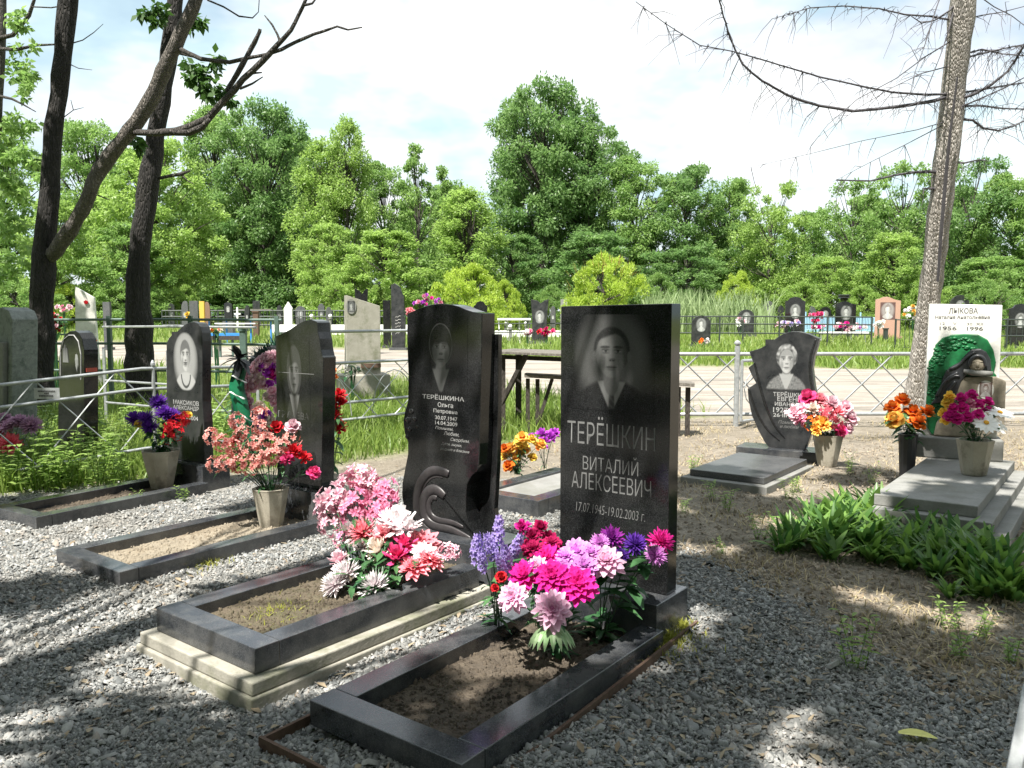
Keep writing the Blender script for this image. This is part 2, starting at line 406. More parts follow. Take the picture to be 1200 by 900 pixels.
# grave footprints that gravel must not enter: (x0, y0, angle deg, half width, length)
GRAVES = []
SOILB = []
def in_grave(x, y, pad=0.0):
    for gx_, gy_, a, hw, ln in GRAVES:
        c, s = math.cos(math.radians(a)), math.sin(math.radians(a))
        dx, dy = x-gx_, y-gy_
        u = dx*s+dy*c; v_ = dx*c-dy*s
        if -pad < u < ln+pad and abs(v_) < hw+pad: return True
    return False
GRAVES += [(-.40, 2.38, 37, .33, 1.56), (-1.19, 3.06, 38, .40, 1.62), (-2.235, 4.21, 37, .34, 1.6), (-3.28, 5.29, 32, .3, 1.55)]
def chips(name, m, pts, smin, smax, flat=.32):
    """flat irregular stone chips: a pentagon top over a wider pentagon foot"""
    n = len(pts); pts = np.array(pts)
    ang = nrg.uniform(0, 2*PI, n)[:, None]+np.arange(5)[None]*2*PI/5+nrg.uniform(-.35, .35, (n, 5))
    s = (smin+(smax-smin)*nrg.random(n)**2.2)[:, None]*nrg.uniform(.65, 1.25, (n, 5))
    el = nrg.uniform(.5, 1.0, n)[:, None]; rot = nrg.uniform(0, PI, n)[:, None]
    x = np.cos(ang)*s; y = np.sin(ang)*s*el
    X = x*np.cos(rot)-y*np.sin(rot); Y = x*np.sin(rot)+y*np.cos(rot)
    h = s.mean(1, keepdims=True)*flat*nrg.uniform(.6, 1.8, (n, 1))
    tx = nrg.normal(0, .38, (n, 1)); ty = nrg.normal(0, .38, (n, 1))
    top = np.stack([X*.8, Y*.8, h+X*tx+Y*ty], -1); bot = np.stack([X, Y, -h*.4+X*tx+Y*ty], -1)
    V = np.concatenate([top, bot], 1)+pts[:, None, :]
    k = np.arange(5); k2 = (k+1) % 5
    side = np.stack([k+5, k2+5, k2, k], -1)
    topf = np.array([[0, 1, 2, 3], [0, 3, 4, 4]])
    base = (np.arange(n)*10)[:, None, None]
    Fs = (side[None]+base).reshape(-1, 4)
    T1 = (np.array([[0, 1, 2, 3]])[None]+base).reshape(-1, 4)
    T2 = (np.array([[0, 3, 4]])[None]+base).reshape(-1, 3)
    tint = np.repeat(nrg.random(n), 10)
    # quads only: last triangle of the top is written as two vertices sharing a point
    Vf = V.reshape(-1, 3)
    me = bpy.data.meshes.new(name)
    nl = Fs.size+T1.size+T2.size
    me.vertices.add(len(Vf)); me.vertices.foreach_set('co', Vf.astype(np.float32).ravel())
    me.loops.add(nl); me.loops.foreach_set('vertex_index', np.concatenate([Fs.ravel(), T1.ravel(), T2.ravel()]).astype(np.int32))
    q = len(Fs)+len(T1)
    ls = np.concatenate([np.arange(0, q*4, 4), q*4+np.arange(0, len(T2)*3, 3)]).astype(np.int32)
    me.polygons.add(len(ls)); me.polygons.foreach_set('loop_start', ls)
    a = me.attributes.new('tint', 'FLOAT', 'POINT'); a.data.foreach_set('value', tint.astype(np.float32))
    me.update(calc_edges=True); me.materials.append(m)
    o = bpy.data.objects.new(name, me); COL.objects.link(o); return o
cm, nt, b = mat('gravel_chips'); a = N(nt, 'ShaderNodeAttribute', attribute_name='tint')
n = noiset(nt, coords(nt), 1.6, 3)
c = ramp(nt, a.outputs['Fac'], [(0, (.085, .09, .09)), (.35, (.16, .166, .163)), (.72, (.25, .254, .246)), (.92, (.35, .345, .33)), (1, (.22, .18, .145))])
c = mixc(nt, ramp(nt, n, [(.48, 0), (.72, .4)]), c, (.17, .145, .115))
L(nt, c, b.inputs['Base Color']); b.inputs['Roughness'].default_value = .8
pts = []
while len(pts) < 140000:
    # even in the picture: nearer ground gets more chips
    y = 1.7*(7.6/1.7)**rnd.random(); x = rnd.uniform(-.70, .68)*y
    g = zone(x, y)[0]
    keep = g if g > .5 else g*.5
    if rnd.random() > keep*min(1, (y/3.2)**1.0+.25) or in_grave(x, y): continue
    pts.append((x, y, terr(x, y)+rnd.uniform(-.003, .007)))
tag(chips('gravel', cm, pts, .003, .0135, .24), 'grey crushed stone chips strewn between the graves', 'gravel', kind='stuff')
pts = []
while len(pts) < 9000:
    y = 2.2*(9.5/2.2)**rnd.random(); x = rnd.uniform(.1, .7)*y
    g, r, s = zone(x, y)
    if g > .7 or r > .5 or noise.noise(Vector((x*1.1, y*1.1, 12))) < rnd.uniform(-.6, .5): continue
    pts.append((x, y, terr(x, y)+rnd.uniform(-.004, .004)))
cm2 = plain('earth_crumbs', (.3, .25, .19), .95, 0, .6, 6)
tag(chips('earth_crumbs', cm2, pts, .004, .016, .6), 'small clods and pebbles strewn over the bare earth', 'pebbles', kind='stuff')
pts = []
while len(pts) < 2600:
    y = 1.8*(6.5/1.8)**rnd.random(); x = rnd.uniform(-.7, .66)*y
    if zone(x, y)[0] < .35 or in_grave(x, y, .02): continue
    pts.append((x, y, terr(x, y)+rnd.uniform(0, .006)))
tag(chips('coarse_gravel', cm, pts, .013, .03, .2), 'larger flat slate pieces among the grey gravel', 'gravel', kind='stuff')
# ---------------------------------------------------------------- blades of grass
def blades(name, m, pts, hmin, hmax, wd, label, cat, lean=.5):
    n = len(pts); p = np.array(pts)
    h = nrg.uniform(hmin, hmax, n); a = nrg.uniform(0, 2*PI, n); l = nrg.uniform(.1, lean, n)*h
    wv = wd*nrg.uniform(.6, 1.3, n)
    dx, dy = np.cos(a), np.sin(a); b_ = nrg.uniform(0, 2*PI, n); ex, ey = np.cos(b_)*wv, np.sin(b_)*wv
    z0 = p[:, 2]-.01
    def pt(t, wf, sgn): return np.stack([p[:, 0]+dx*l*t*t+ex*wf*sgn, p[:, 1]+dy*l*t*t+ey*wf*sgn, z0+h*t*(1-.25*t*l/h)], -1)
    V = np.stack([pt(0, 1, -1), pt(0, 1, 1), pt(.55, .8, 1), pt(.55, .8, -1), pt(1, .08, 1), pt(1, .08, -1)], 1).reshape(-1, 3)
    base = (np.arange(n)*6)[:, None, None]
    Fq = (np.array([[0, 1, 2, 3], [3, 2, 4, 5]])[None]+base).reshape(-1, 4)
    cl = np.array([noise.noise(Vector((q[0]*.5, q[1]*.5, 4)))*.5+.5 for q in pts])
    t = np.clip(np.repeat(nrg.random(n)*.6+cl*.5, 6), 0, 1)
    return tag(np_mesh(name, V, Fq, m, t), label, cat, kind='stuff')
pts = []
while len(pts) < 72000:
    y = 5.0*(64/5.0)**(rnd.random()**1.25); x = rnd.uniform(-.75, .75)*y
    gz = zone(x, y)[2]
    if gz < .3 or rnd.random() > gz or in_grave(x, y, .04): continue
    pts.append((x, y, terr(x, y)))
near = [p for p in pts if p[1] < 22]; far = [p for p in pts if p[1] >= 22]
blades('grass', GRASSM, near, .1, .34, .007, 'uncut green grass behind the graves', 'grass', .9)
blades('meadow_grass', GRASSM, far, .15, .42, .022, 'bright grass beyond the sandy track', 'grass', .7)
pts = []
while len(pts) < 12000:
    y = rnd.uniform(2.2, 11); x = rnd.uniform(.2, .72*y)
    g, r, s = zone(x, y)
    if g+r > .75 or noise.noise(Vector((x*1.5, y*1.5, 8))) < rnd.uniform(-.3, .4) or in_grave(x, y): continue
    pts.append((x, y, terr(x, y)))
blades('dry_grass', DRYM, pts, .015, .07, .0035, 'pale dry grass and straw littering the bare earth', 'dry grass', 2.2)
pts = []
while len(pts) < 1500:
    px = rnd.uniform(755, 905); d = rnd.uniform(44, 50); p_ = P(px, 372, d); 
    if rnd.random() < .5 and px > 880: continue
    pts.append((p_.x, d, terr(p_.x, d)))
blades('reeds', LF_R, pts, 1.0, 2.8, .04, 'tall pale green reeds growing in a stand before the trees', 'reeds', .5)
# ---------------------------------------------------------------- engraved portraits and lettering
def ell(u, v, cx, cy, rx, ry, soft=.09):
    d = math.hypot((u-cx)/rx, (v-cy)/ry); return 1-sstep(1-soft, 1+soft, d)
def portrait_grey(u, v, s):
    g = s.get('halo', 0)*ell(u, v, 0, .12, .84, .98, .28)
    hair = s.get('hairv', .05); cloth = s.get('cloth', .05); skin = s.get('skin', .62)
    mx = lambda a, b_, t: a+(b_-a)*t
    body = ell(u, v, 0, -1.2, s.get('bw', .9), .86, .06)*sstep(-1.0, -.9, v)
    ctex = cloth
    if s.get('weave'): ctex = cloth+.16*noise.noise(Vector((u*14, v*14, 2)))
    g = mx(g, ctex, body)
    st = s.get('wear', 'suit')
    if st == 'suit':
        k = sstep(-.02, .02, (.36*(v+1.02)/.72+.02)-abs(u))*sstep(-1.0, -.92, v)*(1-sstep(-.4, -.34, v))
        g = mx(g, .58, k*body)
        tie = sstep(-.015, .015, (.05+.05*(-.4-v))-abs(u-.01))*sstep(-1.0, -.92, v)*(1-sstep(-.46, -.42, v))
        g = mx(g, .12+.1*(math.sin((u+v)*40) > .3), tie)
    if s.get('hair') in ('long', 'bob'):
        g = mx(g, hair, ell(u, v, 0, .24 if s['hair'] == 'bob' else .12, .46, .58 if s['hair'] == 'bob' else .7, .06))
    g = mx(g, skin*.72, ell(u, v, 0, -.34, .19, .34, .1))
    if st == 'vneck':
        k = sstep(-.02, .02, .3*(v+1.0)/.65-abs(u)+.02)*sstep(-1.0, -.86, v)*(1-sstep(-.38, -.3, v))
        g = mx(g, skin*.85, k)
    if st == 'bare':
        g = mx(g, skin*.95, body); nk = abs(math.hypot(u/.34, (v+.42)/.42)-1)
        if v < -.42: g = mx(g, .08, 1-sstep(.06, .16, nk))
    if s.get('hair') != 'scarf': g = mx(g, hair, ell(u, v, 0, .34 if s.get('hair') != 'short' else .27, {'curly': .47, 'short': .385*s.get('fw', 1)}.get(s.get('hair'), .41), .5 if s.get('hair') != 'short' else .47, .06))
    else: g = mx(g, hair, ell(u, v, 0, .24, .47, .62, .06))
    if s.get('hair') == 'curly' and ell(u, v, 0, .34, .47, .5, .06) > .3: g = max(.05, g+.55*noise.noise(Vector((u*8, v*8, 5))))
    if s.get('hair') == 'curly': g = mx(g, g*.35, ell(u, v, 0, .15, .39, .5, .1))
    if s.get('hair') == 'short':
        for sg in (-1, 1): g = mx(g, skin*.6, ell(u, v, sg*.37*s.get('fw', 1), .13, .05, .11, .2))
    if s.get('hair') == 'bob': g += .3*max(0, 1-abs(math.hypot(u/.43, (v-.3)/.54)-1)/.035)
    jaw = 1-.15*sstep(-.1, .3, -v)
    f = ell(u, v, 0, .16, .335*jaw*s.get('fw', 1), .47, .06)
    sh = skin*1.08*(1-.6*sstep(-.02, .32, u*s.get('side', 1)))*(1-.25*sstep(.2, .36, abs(u)))
    hl = s.get('hairline', .46)-.9*u*u+.03*math.sin(u*9)
    sh = mx(sh, hair, sstep(hl-.03, hl+.05, v))
    for sg in (-1, 1):
        sh = mx(sh, skin*.72, ell(u, v, sg*.15, .26, .12, .07, .4))
        sh = mx(sh, skin*.95, ell(u, v, sg*.148, .24, .07, .026, .25))
        sh = mx(sh, .1*skin, ell(u, v, sg*.146+.008, .243, .03, .028, .2))
        sh = mx(sh, .04, ell(u, v, sg*.148, .266, .085, .012, .4))
        sh = mx(sh, skin*.5, ell(u, v, sg*.15, .2, .09, .012, .6))
        sh = mx(sh, skin*.5, ell(u, v, sg*(.17+.06*(.05-v)), -.01, .018, .11, .7))
        sh = mx(sh, .25*skin, ell(u, v, sg*.16, .325-.02*abs(u), .12, .03, .3))
        sh = mx(sh, skin*.62, ell(u, v, sg*.22, .0, .07, .16, .6))
    sh = mx(sh, skin*1.15, ell(u, v, -.015, .16, .03, .13, .6))
    sh = mx(sh, skin*.5, ell(u, v, .015, .06, .08, .035, .5))
    for sg in (-1, 1): sh = mx(sh, .05, ell(u, v, sg*.035+.005, .045, .022, .014, .4))
    sh = mx(sh, skin*.55, ell(u, v, .0, -.095, .12, .04, .35))
    sh = mx(sh, .04, ell(u, v, .0, -.09, .125, .011, .4))
    sh *= 1+.1*noise.noise(Vector((u*22, v*22, 3)))
    sh = mx(sh, skin*.62, ell(u, v, .0, -.14, .09, .025, .5))
    if s.get('moustache'): sh = mx(sh, .12, ell(u, v, 0, -.03, .14, .035, .4))
    g = mx(g, sh, f)
    e = sstep(-1, -.9, v)*(1-sstep(.86, 1.0, abs(u)))
    if s.get('oval'): e *= ell(u, v, 0, 0, .95, .97, .05)
    return max(0, min(1, g))*s.get('k', 1.0)*e
def portrait(root, x0, x1, z0, z1, yf, s, m, nx=110, nz=136, name='engraved_portrait'):
    V = []; T = []
    for j in range(nz+1):
        for i in range(nx+1):
            u, v = -1+2*i/nx, -1+2*j/nz
            V.append((x0+(x1-x0)*i/nx, yf, z0+(z1-z0)*j/nz))
            T.append(0 if i in (0, nx) or j in (0, nz) and not s.get('hard') else portrait_grey(u, v, s))
    ii = np.arange((nx+1)*(nz+1)).reshape(nz+1, nx+1)
    Fq = np.stack([ii[:-1, :-1], ii[:-1, 1:], ii[1:, 1:], ii[1:, :-1]], -1).reshape(-1, 4)
    o = np_mesh(name, np.array(V), Fq, m, None, root)
    a = o.data.attributes.new('etch', 'FLOAT', 'POINT'); a.data.foreach_set('value', np.array(T, dtype=np.float32))
    return o
def lettering(root, body, cx, cz, width, height, yf, m, bold=0.0, slant=0.0, name='inscription'):
    cu = bpy.data.curves.new('t', 'FONT'); cu.body = body; cu.align_x = 'CENTER'; cu.size = 1; cu.offset = bold; cu.shear = slant; cu.resolution_u = 3
    to = bpy.data.objects.new('t', cu); COL.objects.link(to)
    dg = bpy.context.evaluated_depsgraph_get(); dg.update()
    me = bpy.data.meshes.new_from_object(to.evaluated_get(dg))
    bpy.data.objects.remove(to); bpy.data.curves.remove(cu)
    n = len(me.vertices); c = np.empty(n*3, dtype=np.float32); me.vertices.foreach_get('co', c); c = c.reshape(-1, 3)
    lo, hi = c.min(0), c.max(0); q = np.empty_like(c)
    q[:, 0] = (c[:, 0]-(lo[0]+hi[0])/2)/(hi[0]-lo[0])*width+cx
    q[:, 2] = (c[:, 1]-(lo[1]+hi[1])/2)/(hi[1]-lo[1])*height+cz
    q[:, 1] = yf
    me.vertices.foreach_set('co', q.ravel()); me.update(); me.name = name
    me.materials.clear(); me.materials.append(m)
    o = bpy.data.objects.new(name, me); COL.objects.link(o); o.parent = root; return o
def plot_frame(x, y, a, label, hw, ln, kw, z0, z1, group='granite kerbs round the graves', foundation=None, m=BLACK2):
    root = thing('grave_kerb', label, 'grave kerb', (x, y, 0), -math.radians(a), group)
    h = z1-z0; zc = (z0+z1)/2
    MB().box((0, kw/2, zc), (2*hw, kw, h)).build('front_kerb', m, root, bevel=.003)
    for sg in (-1, 1): MB().box((sg*(hw-kw/2), kw+.002+(ln-kw)/2, zc-.001), (kw, ln-kw, h)).build('side_kerb', m, root, bevel=.003)
    if foundation:
        ex, zt = foundation
        b_ = MB(); b_.box((0, ln/2, zt*.28-.02), (2*hw+2*ex+.02, ln+2*ex+.02, zt*.56+.04)); b_.box((0, ln/2, zt*.78), (2*hw+2*ex-.004, ln+2*ex-.004, zt*.44-.002))
        b_.build('foundation', CONC, root, bevel=.006)
    return root
def soil(root, hw, y0, y1, z, m, name='grave_soil'):
    nx, ny = 22, 44; V = []
    for j in range(ny+1):
        for i in range(nx+1):
            x = -hw+2*hw*i/nx; y = y0+(y1-y0)*j/ny
            V.append((x, y, z+.018*noise.noise(Vector((x*6, y*6, z*40)))+.008*noise.noise(Vector((x*25, y*25, 2)))))
    ii = np.arange((nx+1)*(ny+1)).reshape(ny+1, nx+1)
    Fq = np.stack([ii[:-1, :-1], ii[:-1, 1:], ii[1:, 1:], ii[1:, :-1]], -1).reshape(-1, 4)
    o = np_mesh(name, np.array(V), Fq, m, smooth=True)
    o.location = root.location; o.rotation_euler = root.rotation_euler
    SOILB.append((root, hw, y0, y1, z, m))
    return tag(o, 'bare earth inside the kerb of a grave', 'soil', kind='structure')
SOIL = stone_mat('soil_dark', (.075, .06, .045), (.15, .12, .085), 8, .97, .9, .02, (.045, .036, .028), 70)
SOILS = stone_mat('soil_sandy', (.24, .205, .155), (.33, .285, .215), 8, .97, .9, .015, (.2, .16, .11), 90)
SOILM = stone_mat('soil_mossy', (.09, .072, .05), (.155, .125, .085), 7, .97, .9, .02, (.085, .08, .04), 70)
def trace(root, pts, yf): return [face_pt(root, px, py, yf) for px, py in pts]
# ---- the tall rectangular stone
k1 = plot_frame(-.40, 2.38, 37, 'dark granite kerb framing the nearest grave, pink and magenta flowers inside', .325, 1.235, .105, .075, .16)
soil(k1, .225, .1, 1.26, .1, SOIL)
eb = thing('edging_board', 'thin rusty brown edging strip at the foot of the nearest grave kerb', 'edging', k1.location, k1.rotation_euler.z)
for nm, c_, d_ in (('front_strip', (.0, -.16, .06), (.74, .012, .06)), ('side_strip', (-.365, .6, .06), (.012, 1.5, .05)), ):
    MB().box(c_, d_).build(nm, RUST, eb)
MB().bar((.362, -.15, .05), (.35, 1.5, .1), .012, .05).build('side_strip', RUST, eb)
h1 = thing('headstone', 'tall plain rectangular black headstone with portrait of a man in suit and tie', 'headstone', (.417, 3.48, 0), -math.radians(37), 'headstones of the front row')
MB().box((0, .015, .165), (.6, .29, .17)).build('plinth', BLACK2, h1, bevel=.003)
o1 = trace(h1, [(656, 640), (657.5, 358.5), (785, 357), (783.5, 706)], 0)
xl = (o1[0][0]+o1[1][0])/2; xr = (o1[2][0]+o1[3][0])/2; zt = 1.452
h1s = MB().prism([(xl, .252), (xl, zt-.003), (xr, zt+.004), (xr, .252)], 0, .085).build('slab', BLACK, h1, bevel=.0025)
def fp(root, px, py): return face_pt(root, px, py, -.001)
def letter_px(root, body, a, b_, hpx, m, bold=0.0, slant=0.0, yf=-.0012):
    (xa, za), (xb, zb) = fp(root, *a), fp(root, *b_)
    mx_, my_ = (a[0]+b_[0])/2, (a[1]+b_[1])/2
    (_, zu), (_, zl) = fp(root, mx_, my_-hpx/2), fp(root, mx_, my_+hpx/2)
    return lettering(root, body, (xa+xb)/2, (za+zb)/2, xb-xa, zu-zl, yf, m, bold, slant)
def portrait_px(root, x0, x1, y0, y1, s, m=BLACK, yf=-.0012):
    (xa, z1) = fp(root, x0, y0); (xb, z0) = fp(root, x1, y1); xm = (x0+x1)/2
    z1 = fp(root, xm, y0)[1]; z0 = fp(root, xm, y1)[1]
    return portrait(root, xa, xb, z0, z1, yf, s, m)
portrait_px(h1, 670, 766, 368, 482, dict(halo=.24, hair='short', hairv=.06, hairline=.56, skin=.46, cloth=.01, wear='suit', bw=.98, k=.42, fw=1.13))
letter_px(h1, 'ТЕРЁШКИН', (665, 502), (768, 511), 34, LET2, -.006)
letter_px(h1, 'ВИТАЛИЙ', (683, 539), (748, 548), 21, LET2, -.006)
letter_px(h1, 'АЛЕКСЕЕВИЧ', (670, 562), (763, 573), 20, LET2, -.006)
letter_px(h1, '17.07.1945-19.02.2003 г.', (675, 594), (756, 605), 11, LET2, -.012, .15)
# ---- the wave-topped stone with the carved scroll
k2 = plot_frame(-1.19, 3.06, 38, 'grey polished kerb on a pale concrete footing, white chrysanthemums lean over it', .34, 1.24, .105, .12, .215, foundation=(.05, .118))
soil(k2, .24, .1, 1.5, .165, SOILM)
h2 = thing('headstone', 'black headstone with wavy top and carved scroll, woman with short fringe engraved', 'headstone', (-.345+.02, 4.15, 0), -math.radians(38), 'headstones of the front row')
MB().box((0, .05, .2), (.72, .3, .18)).build('plinth', BLACK2, h2, bevel=.003)
out = [(477, 368), (483, 365), (490, 362), (498, 359), (505, 357), (513, 356), (520, 356), (529, 357), (537, 359), (545, 362.5), (554, 365.5), (565, 367), (564, 420), (563, 470), (562, 520), (561, 545), (558, 553), (552, 559), (547, 568), (546, 582), (546, 600), (548, 612), (552, 623), (558, 633), (562, 650),
       (500, 650), (481, 626), (477, 610), (473, 594), (471, 580), (471.5, 566), (474.5, 550), (478, 532), (478, 518), (474, 507), (472.5, 494), (474.5, 482), (478, 470), (478.5, 440), (477, 400)]
def outline(root, pts, zb, yf=0):
    q = trace(root, pts, yf); return [(x, max(z, zb)) for x, z in q]
MB().prism(outline(h2, out, .292), 0, .1).build('slab', BLACK, h2, bevel=.003)
rear = [(552, 372), (566, 370), (566, 560), (562, 650), (480, 650), (480, 500), (500, 400)]
MB().prism([(x+.012, z) for x, z in outline(h2, [(500, 392), (566, 392), (566, 480), (565, 545), (562, 600), (566, 650), (500, 650)], .292)], .1025, .135).build('rear_slab', BLACK, h2, bevel=.003)
portrait_px(h2, 486, 548, 372, 462, dict(halo=.0, hair='bob', hairv=.02, hairline=.32, skin=.42, cloth=.02, wear='vneck', bw=.8, side=-1, k=.55))
letter_px(h2, 'ТЕРЁШКИНА', (495, 462.5), (544, 468.5), 6.5, LET, .012)
letter_px(h2, 'Ольга', (513, 473.5), (531, 476), 5.6, LET, .01)
letter_px(h2, 'Петровна', (508, 481), (536, 484.5), 5.6, LET, .01)
letter_px(h2, '30.07.1947', (510, 488.5), (536, 492), 4.6, LET, .008)
letter_px(h2, '14.04.2009', (510, 494.5), (536, 498.2), 4.6, LET, .008)
letter_px(h2, 'Помним,', (510, 500.5), (531, 504), 4, LET, 0, .3)
letter_px(h2, 'Любим,', (520, 507), (538, 510.5), 5, LET, 0, .3)
letter_px(h2, 'Скорбим.', (528, 514), (550, 519), 5, LET, 0, .3)
letter_px(h2, 'Дети, внуки,', (517, 519), (541, 523.5), 4, LET, 0, .3)
letter_px(h2, 'родные и близкие', (516, 525), (550, 531), 4, LET, 0, .3)
def relief(root, px, rad, flat, m, name, n=8):
    q = [Vector((x, 0, z)) for x, z in trace(root, px, 0)]
    q = smooth_poly(q, 2); r = [rad*(.25+.75*math.sin(PI*min(1, .12+.88*i/(len(q)-1)))**.6) for i in range(len(q))]
    mb = MB().tube(q, r, n); mb.v = [(x, y*flat, z) for x, y, z in mb.v]
    return mb.build(name, m, root, smooth=True)
for pts, r in (([(526, 556), (520, 553), (508, 551), (498, 557), (490, 572), (488, 592), (491, 610), (500, 622), (520, 630), (545, 640)], .03),
               ([(521, 582), (514, 575), (506, 573), (498, 580), (495, 595), (498, 608), (508, 617), (528, 620), (552, 632)], .032),
               ([(512, 584), (506, 582), (502, 590), (503, 602), (512, 610), (530, 612), (543, 618)], .02),
               ([(519, 560), (510, 558), (501, 563), (493, 578), (491, 598), (495, 614), (508, 628)], .008)):
    relief(h2, pts, r, .4, CARVE, 'carved_scroll')
mb = MB()
for px, py, r in ((482, 482, .02), (478, 492, .022), (486, 491, .018), (480, 503, .018), (477, 512, .016), (489, 500, .012)):
    x, z = fp(h2, px, py); mb.ball((x, 0, z), r, 8, (1, .35, .75), .12)
mb.build('carved_rose', BLACK, h2, smooth=True)
mb = MB()
for i in range(9):
    x, z = fp(h2, 478+i*2.2+rnd.uniform(-1, 1), 560); mb.tube([(x, -.001, z), (x+.004, -.001, z+.05), (x+.016, -.001, z+rnd.uniform(.1, .17))], [.003, .0025, .0006], 4)
# ---- stone with stepped shoulder
k3 = plot_frame(-2.235, 4.21, 37, 'polished black kerb filled with pale sand, concrete vase of salmon blossoms inside', .34, 1.3, .1, .05, .13)
soil(k3, .24, .1, 1.5, .075, SOILS)
h3 = thing('headstone', 'black headstone with stepped right shoulder and portrait of an elderly woman in headscarf', 'headstone', (-1.376, 5.35, 0), -math.radians(37), 'headstones of the front row')
MB().box((.02, .05, .15), (.58, .26, .26)).build('plinth', BLACK2, h3, bevel=.003)
out3 = [(323, 394), (330, 391), (340, 386), (347, 381), (353, 377.5), (358, 375.5), (364, 374.5), (369, 376), (372, 378), (372.5, 389), (374.5, 397), (376, 410), (377.5, 417), (379, 419), (377, 600), (326, 600)]
MB().prism(outline(h3, out3, .282), 0, .105).build('slab', BLACK, h3, bevel=.003)
portrait_px(h3, 326, 364, 398, 494, dict(hair='scarf', hairv=.09, hairline=.42, skin=.4, cloth=.06, wear='vneck', bw=.55, side=1, k=.5))
letter_px(h3, 'ГРУШЕВА', (326, 483), (362, 490), 8, LET2, .01)
(xa, za), (xb, zb) = fp(h3, 326, 436), fp(h3, 368, 435)
MB().box(((xa+xb)/2, -.0015, za), (xb-xa, .001, .004)).build('scratch_line', LET2, h3)
# ---- leftmost stone of the row
k4 = plot_frame(-3.28, 5.29, 32, 'low dull grey kerb with dark soil, vase of violet and red flowers at its head', .29, 1.3, .1, .05, .13)
soil(k4, .19, .1, 1.5, .07, SOIL)
h4 = thing('headstone', 'narrow dark headstone with rounded shoulders, pale portrait of a young man with necklace', 'headstone', (-2.59, 6.5, 0), -math.radians(32), 'headstones of the front row')
MB().box((.03, .04, .13), (.5, .26, .24)).build('plinth', BLACK2, h4, bevel=.003)
out4 = [(195, 402), (198, 396), (203, 391), (208, 388), (213, 383), (218, 379.5), (223, 377.5), (228, 377.5), (232, 379), (235, 383), (236.5, 390), (237, 400), (237, 470), (239, 495), (241, 580), (197, 580)]
MB().prism(outline(h4, out4, .252), 0, .085).build('slab', MUTED, h4, bevel=.003)
portrait_px(h4, 201, 234, 389, 459, dict(halo=.6, hair='short', hairv=.22, hairline=.42, skin=.85, cloth=.7, wear='bare', bw=.92, k=.72, moustache=1, oval=1), MUTED)
letter_px(h4, 'МАКСИКОВ', (203, 470), (233, 474), 5.5, LET, .01)
letter_px(h4, 'АЛЕКСАНДР', (203, 476.5), (233, 480.5), 5.5, LET, .01)
letter_px(h4, '1961 - 2004', (207, 488), (232, 491), 5, LET, .01)
# ---- right stone with curved outline and jagged left edge
h5 = thing('headstone', 'black headstone of flowing curves with jagged left edge, woman with short curly hair engraved', 'headstone', P(915, 525, 7.85).xy.to_3d(), -math.radians(30), 'headstones across the bare earth')
MB().box((0, .05, .06), (.8, .34, .16)).build('plinth', BLACK2, h5, bevel=.004)
out5 = [(878, 412), (890, 408.5), (901, 403), (910, 396), (918, 391), (927, 388.5), (937, 388.5), (947, 391), (955, 394.5), (960, 396.5), (958, 406), (954, 418), (952, 432), (954, 450), (957, 466), (958, 478), (956, 492), (951, 508), (946, 522), (943, 545), (900, 545), (896, 518), (888, 503), (881, 487), (877, 468), (876, 455.5), (886, 449), (881, 440), (877, 431), (883, 426)]
MB().prism(outline(h5, out5, .142), 0, .1).build('slab', MUTED, h5, bevel=.004)
relief(h5, [(884, 424), (888, 440), (892, 458), (899, 480), (908, 500), (920, 514)], .014, .6, BLACK, 'carved_fold')
relief(h5, [(878, 456), (882, 470), (889, 488), (900, 505), (914, 517)], .012, .6, BLACK, 'carved_fold')
relief(h5, [(956, 398), (949, 418), (949, 440), (953, 462), (951, 486)], .013, .6, BLACK, 'carved_fold')
portrait_px(h5, 897, 947, 398, 458, dict(hair='curly', hairv=.42, hairline=.36, skin=.66, cloth=.25, weave=1, wear='vneck', bw=.95, k=.85), MUTED)
for t_, a, b_, hp in (('ТЕРЁШКИНА', (906, 461), (950, 463), 6), ('ЕВГЕНИЯ', (911, 467), (944, 469), 5), ('ИВАНОВНА', (908, 473), (946, 475), 5), ('1927-2008', (906, 480), (946, 482), 6), ('26·III', (906, 486), (922, 487), 4.5)):
    letter_px(h5, t_, a, b_, hp, LET, .01)
for t_, a, b_ in (('Помним', (912, 494), (934, 496)), ('и любим', (914, 499), (936, 501))): letter_px(h5, t_, a, b_, 4, LET2, 0, .3)
sl = thing('grave_slab', 'low polished grey ledger slab lying on the earth before the curved headstone', 'grave slab', (1.72, 6.62, 0), -math.radians(37))
MB().box((.02, .55, .03), (.74, 1.2, .08)).build('base_step', CONC2, sl, bevel=.006)
MB().box((.02, .57, .1), (.64, 1.08, .055)).build('top_slab', GREYG, sl, bevel=.006)
# ---- small ledger between the front stones
lg = thing('grave_slab', 'small black bordered ledger with pale centre behind the scroll headstone, orange flowers on it', 'grave slab', (-.07, 5.63, 0), -math.radians(37))
b_ = MB(); b_.box((0, .06, .08), (.62, .12, .17)); b_.box((-.25, .62, .08), (.12, 1.0, .17)); b_.box((.25, .62, .08), (.12, 1.0, .17))
b_.build('border', BLACK2, lg, bevel=.004)
MB().box((0, .62, .07), (.378, .99, .15)).build('panel', CONC2, lg)
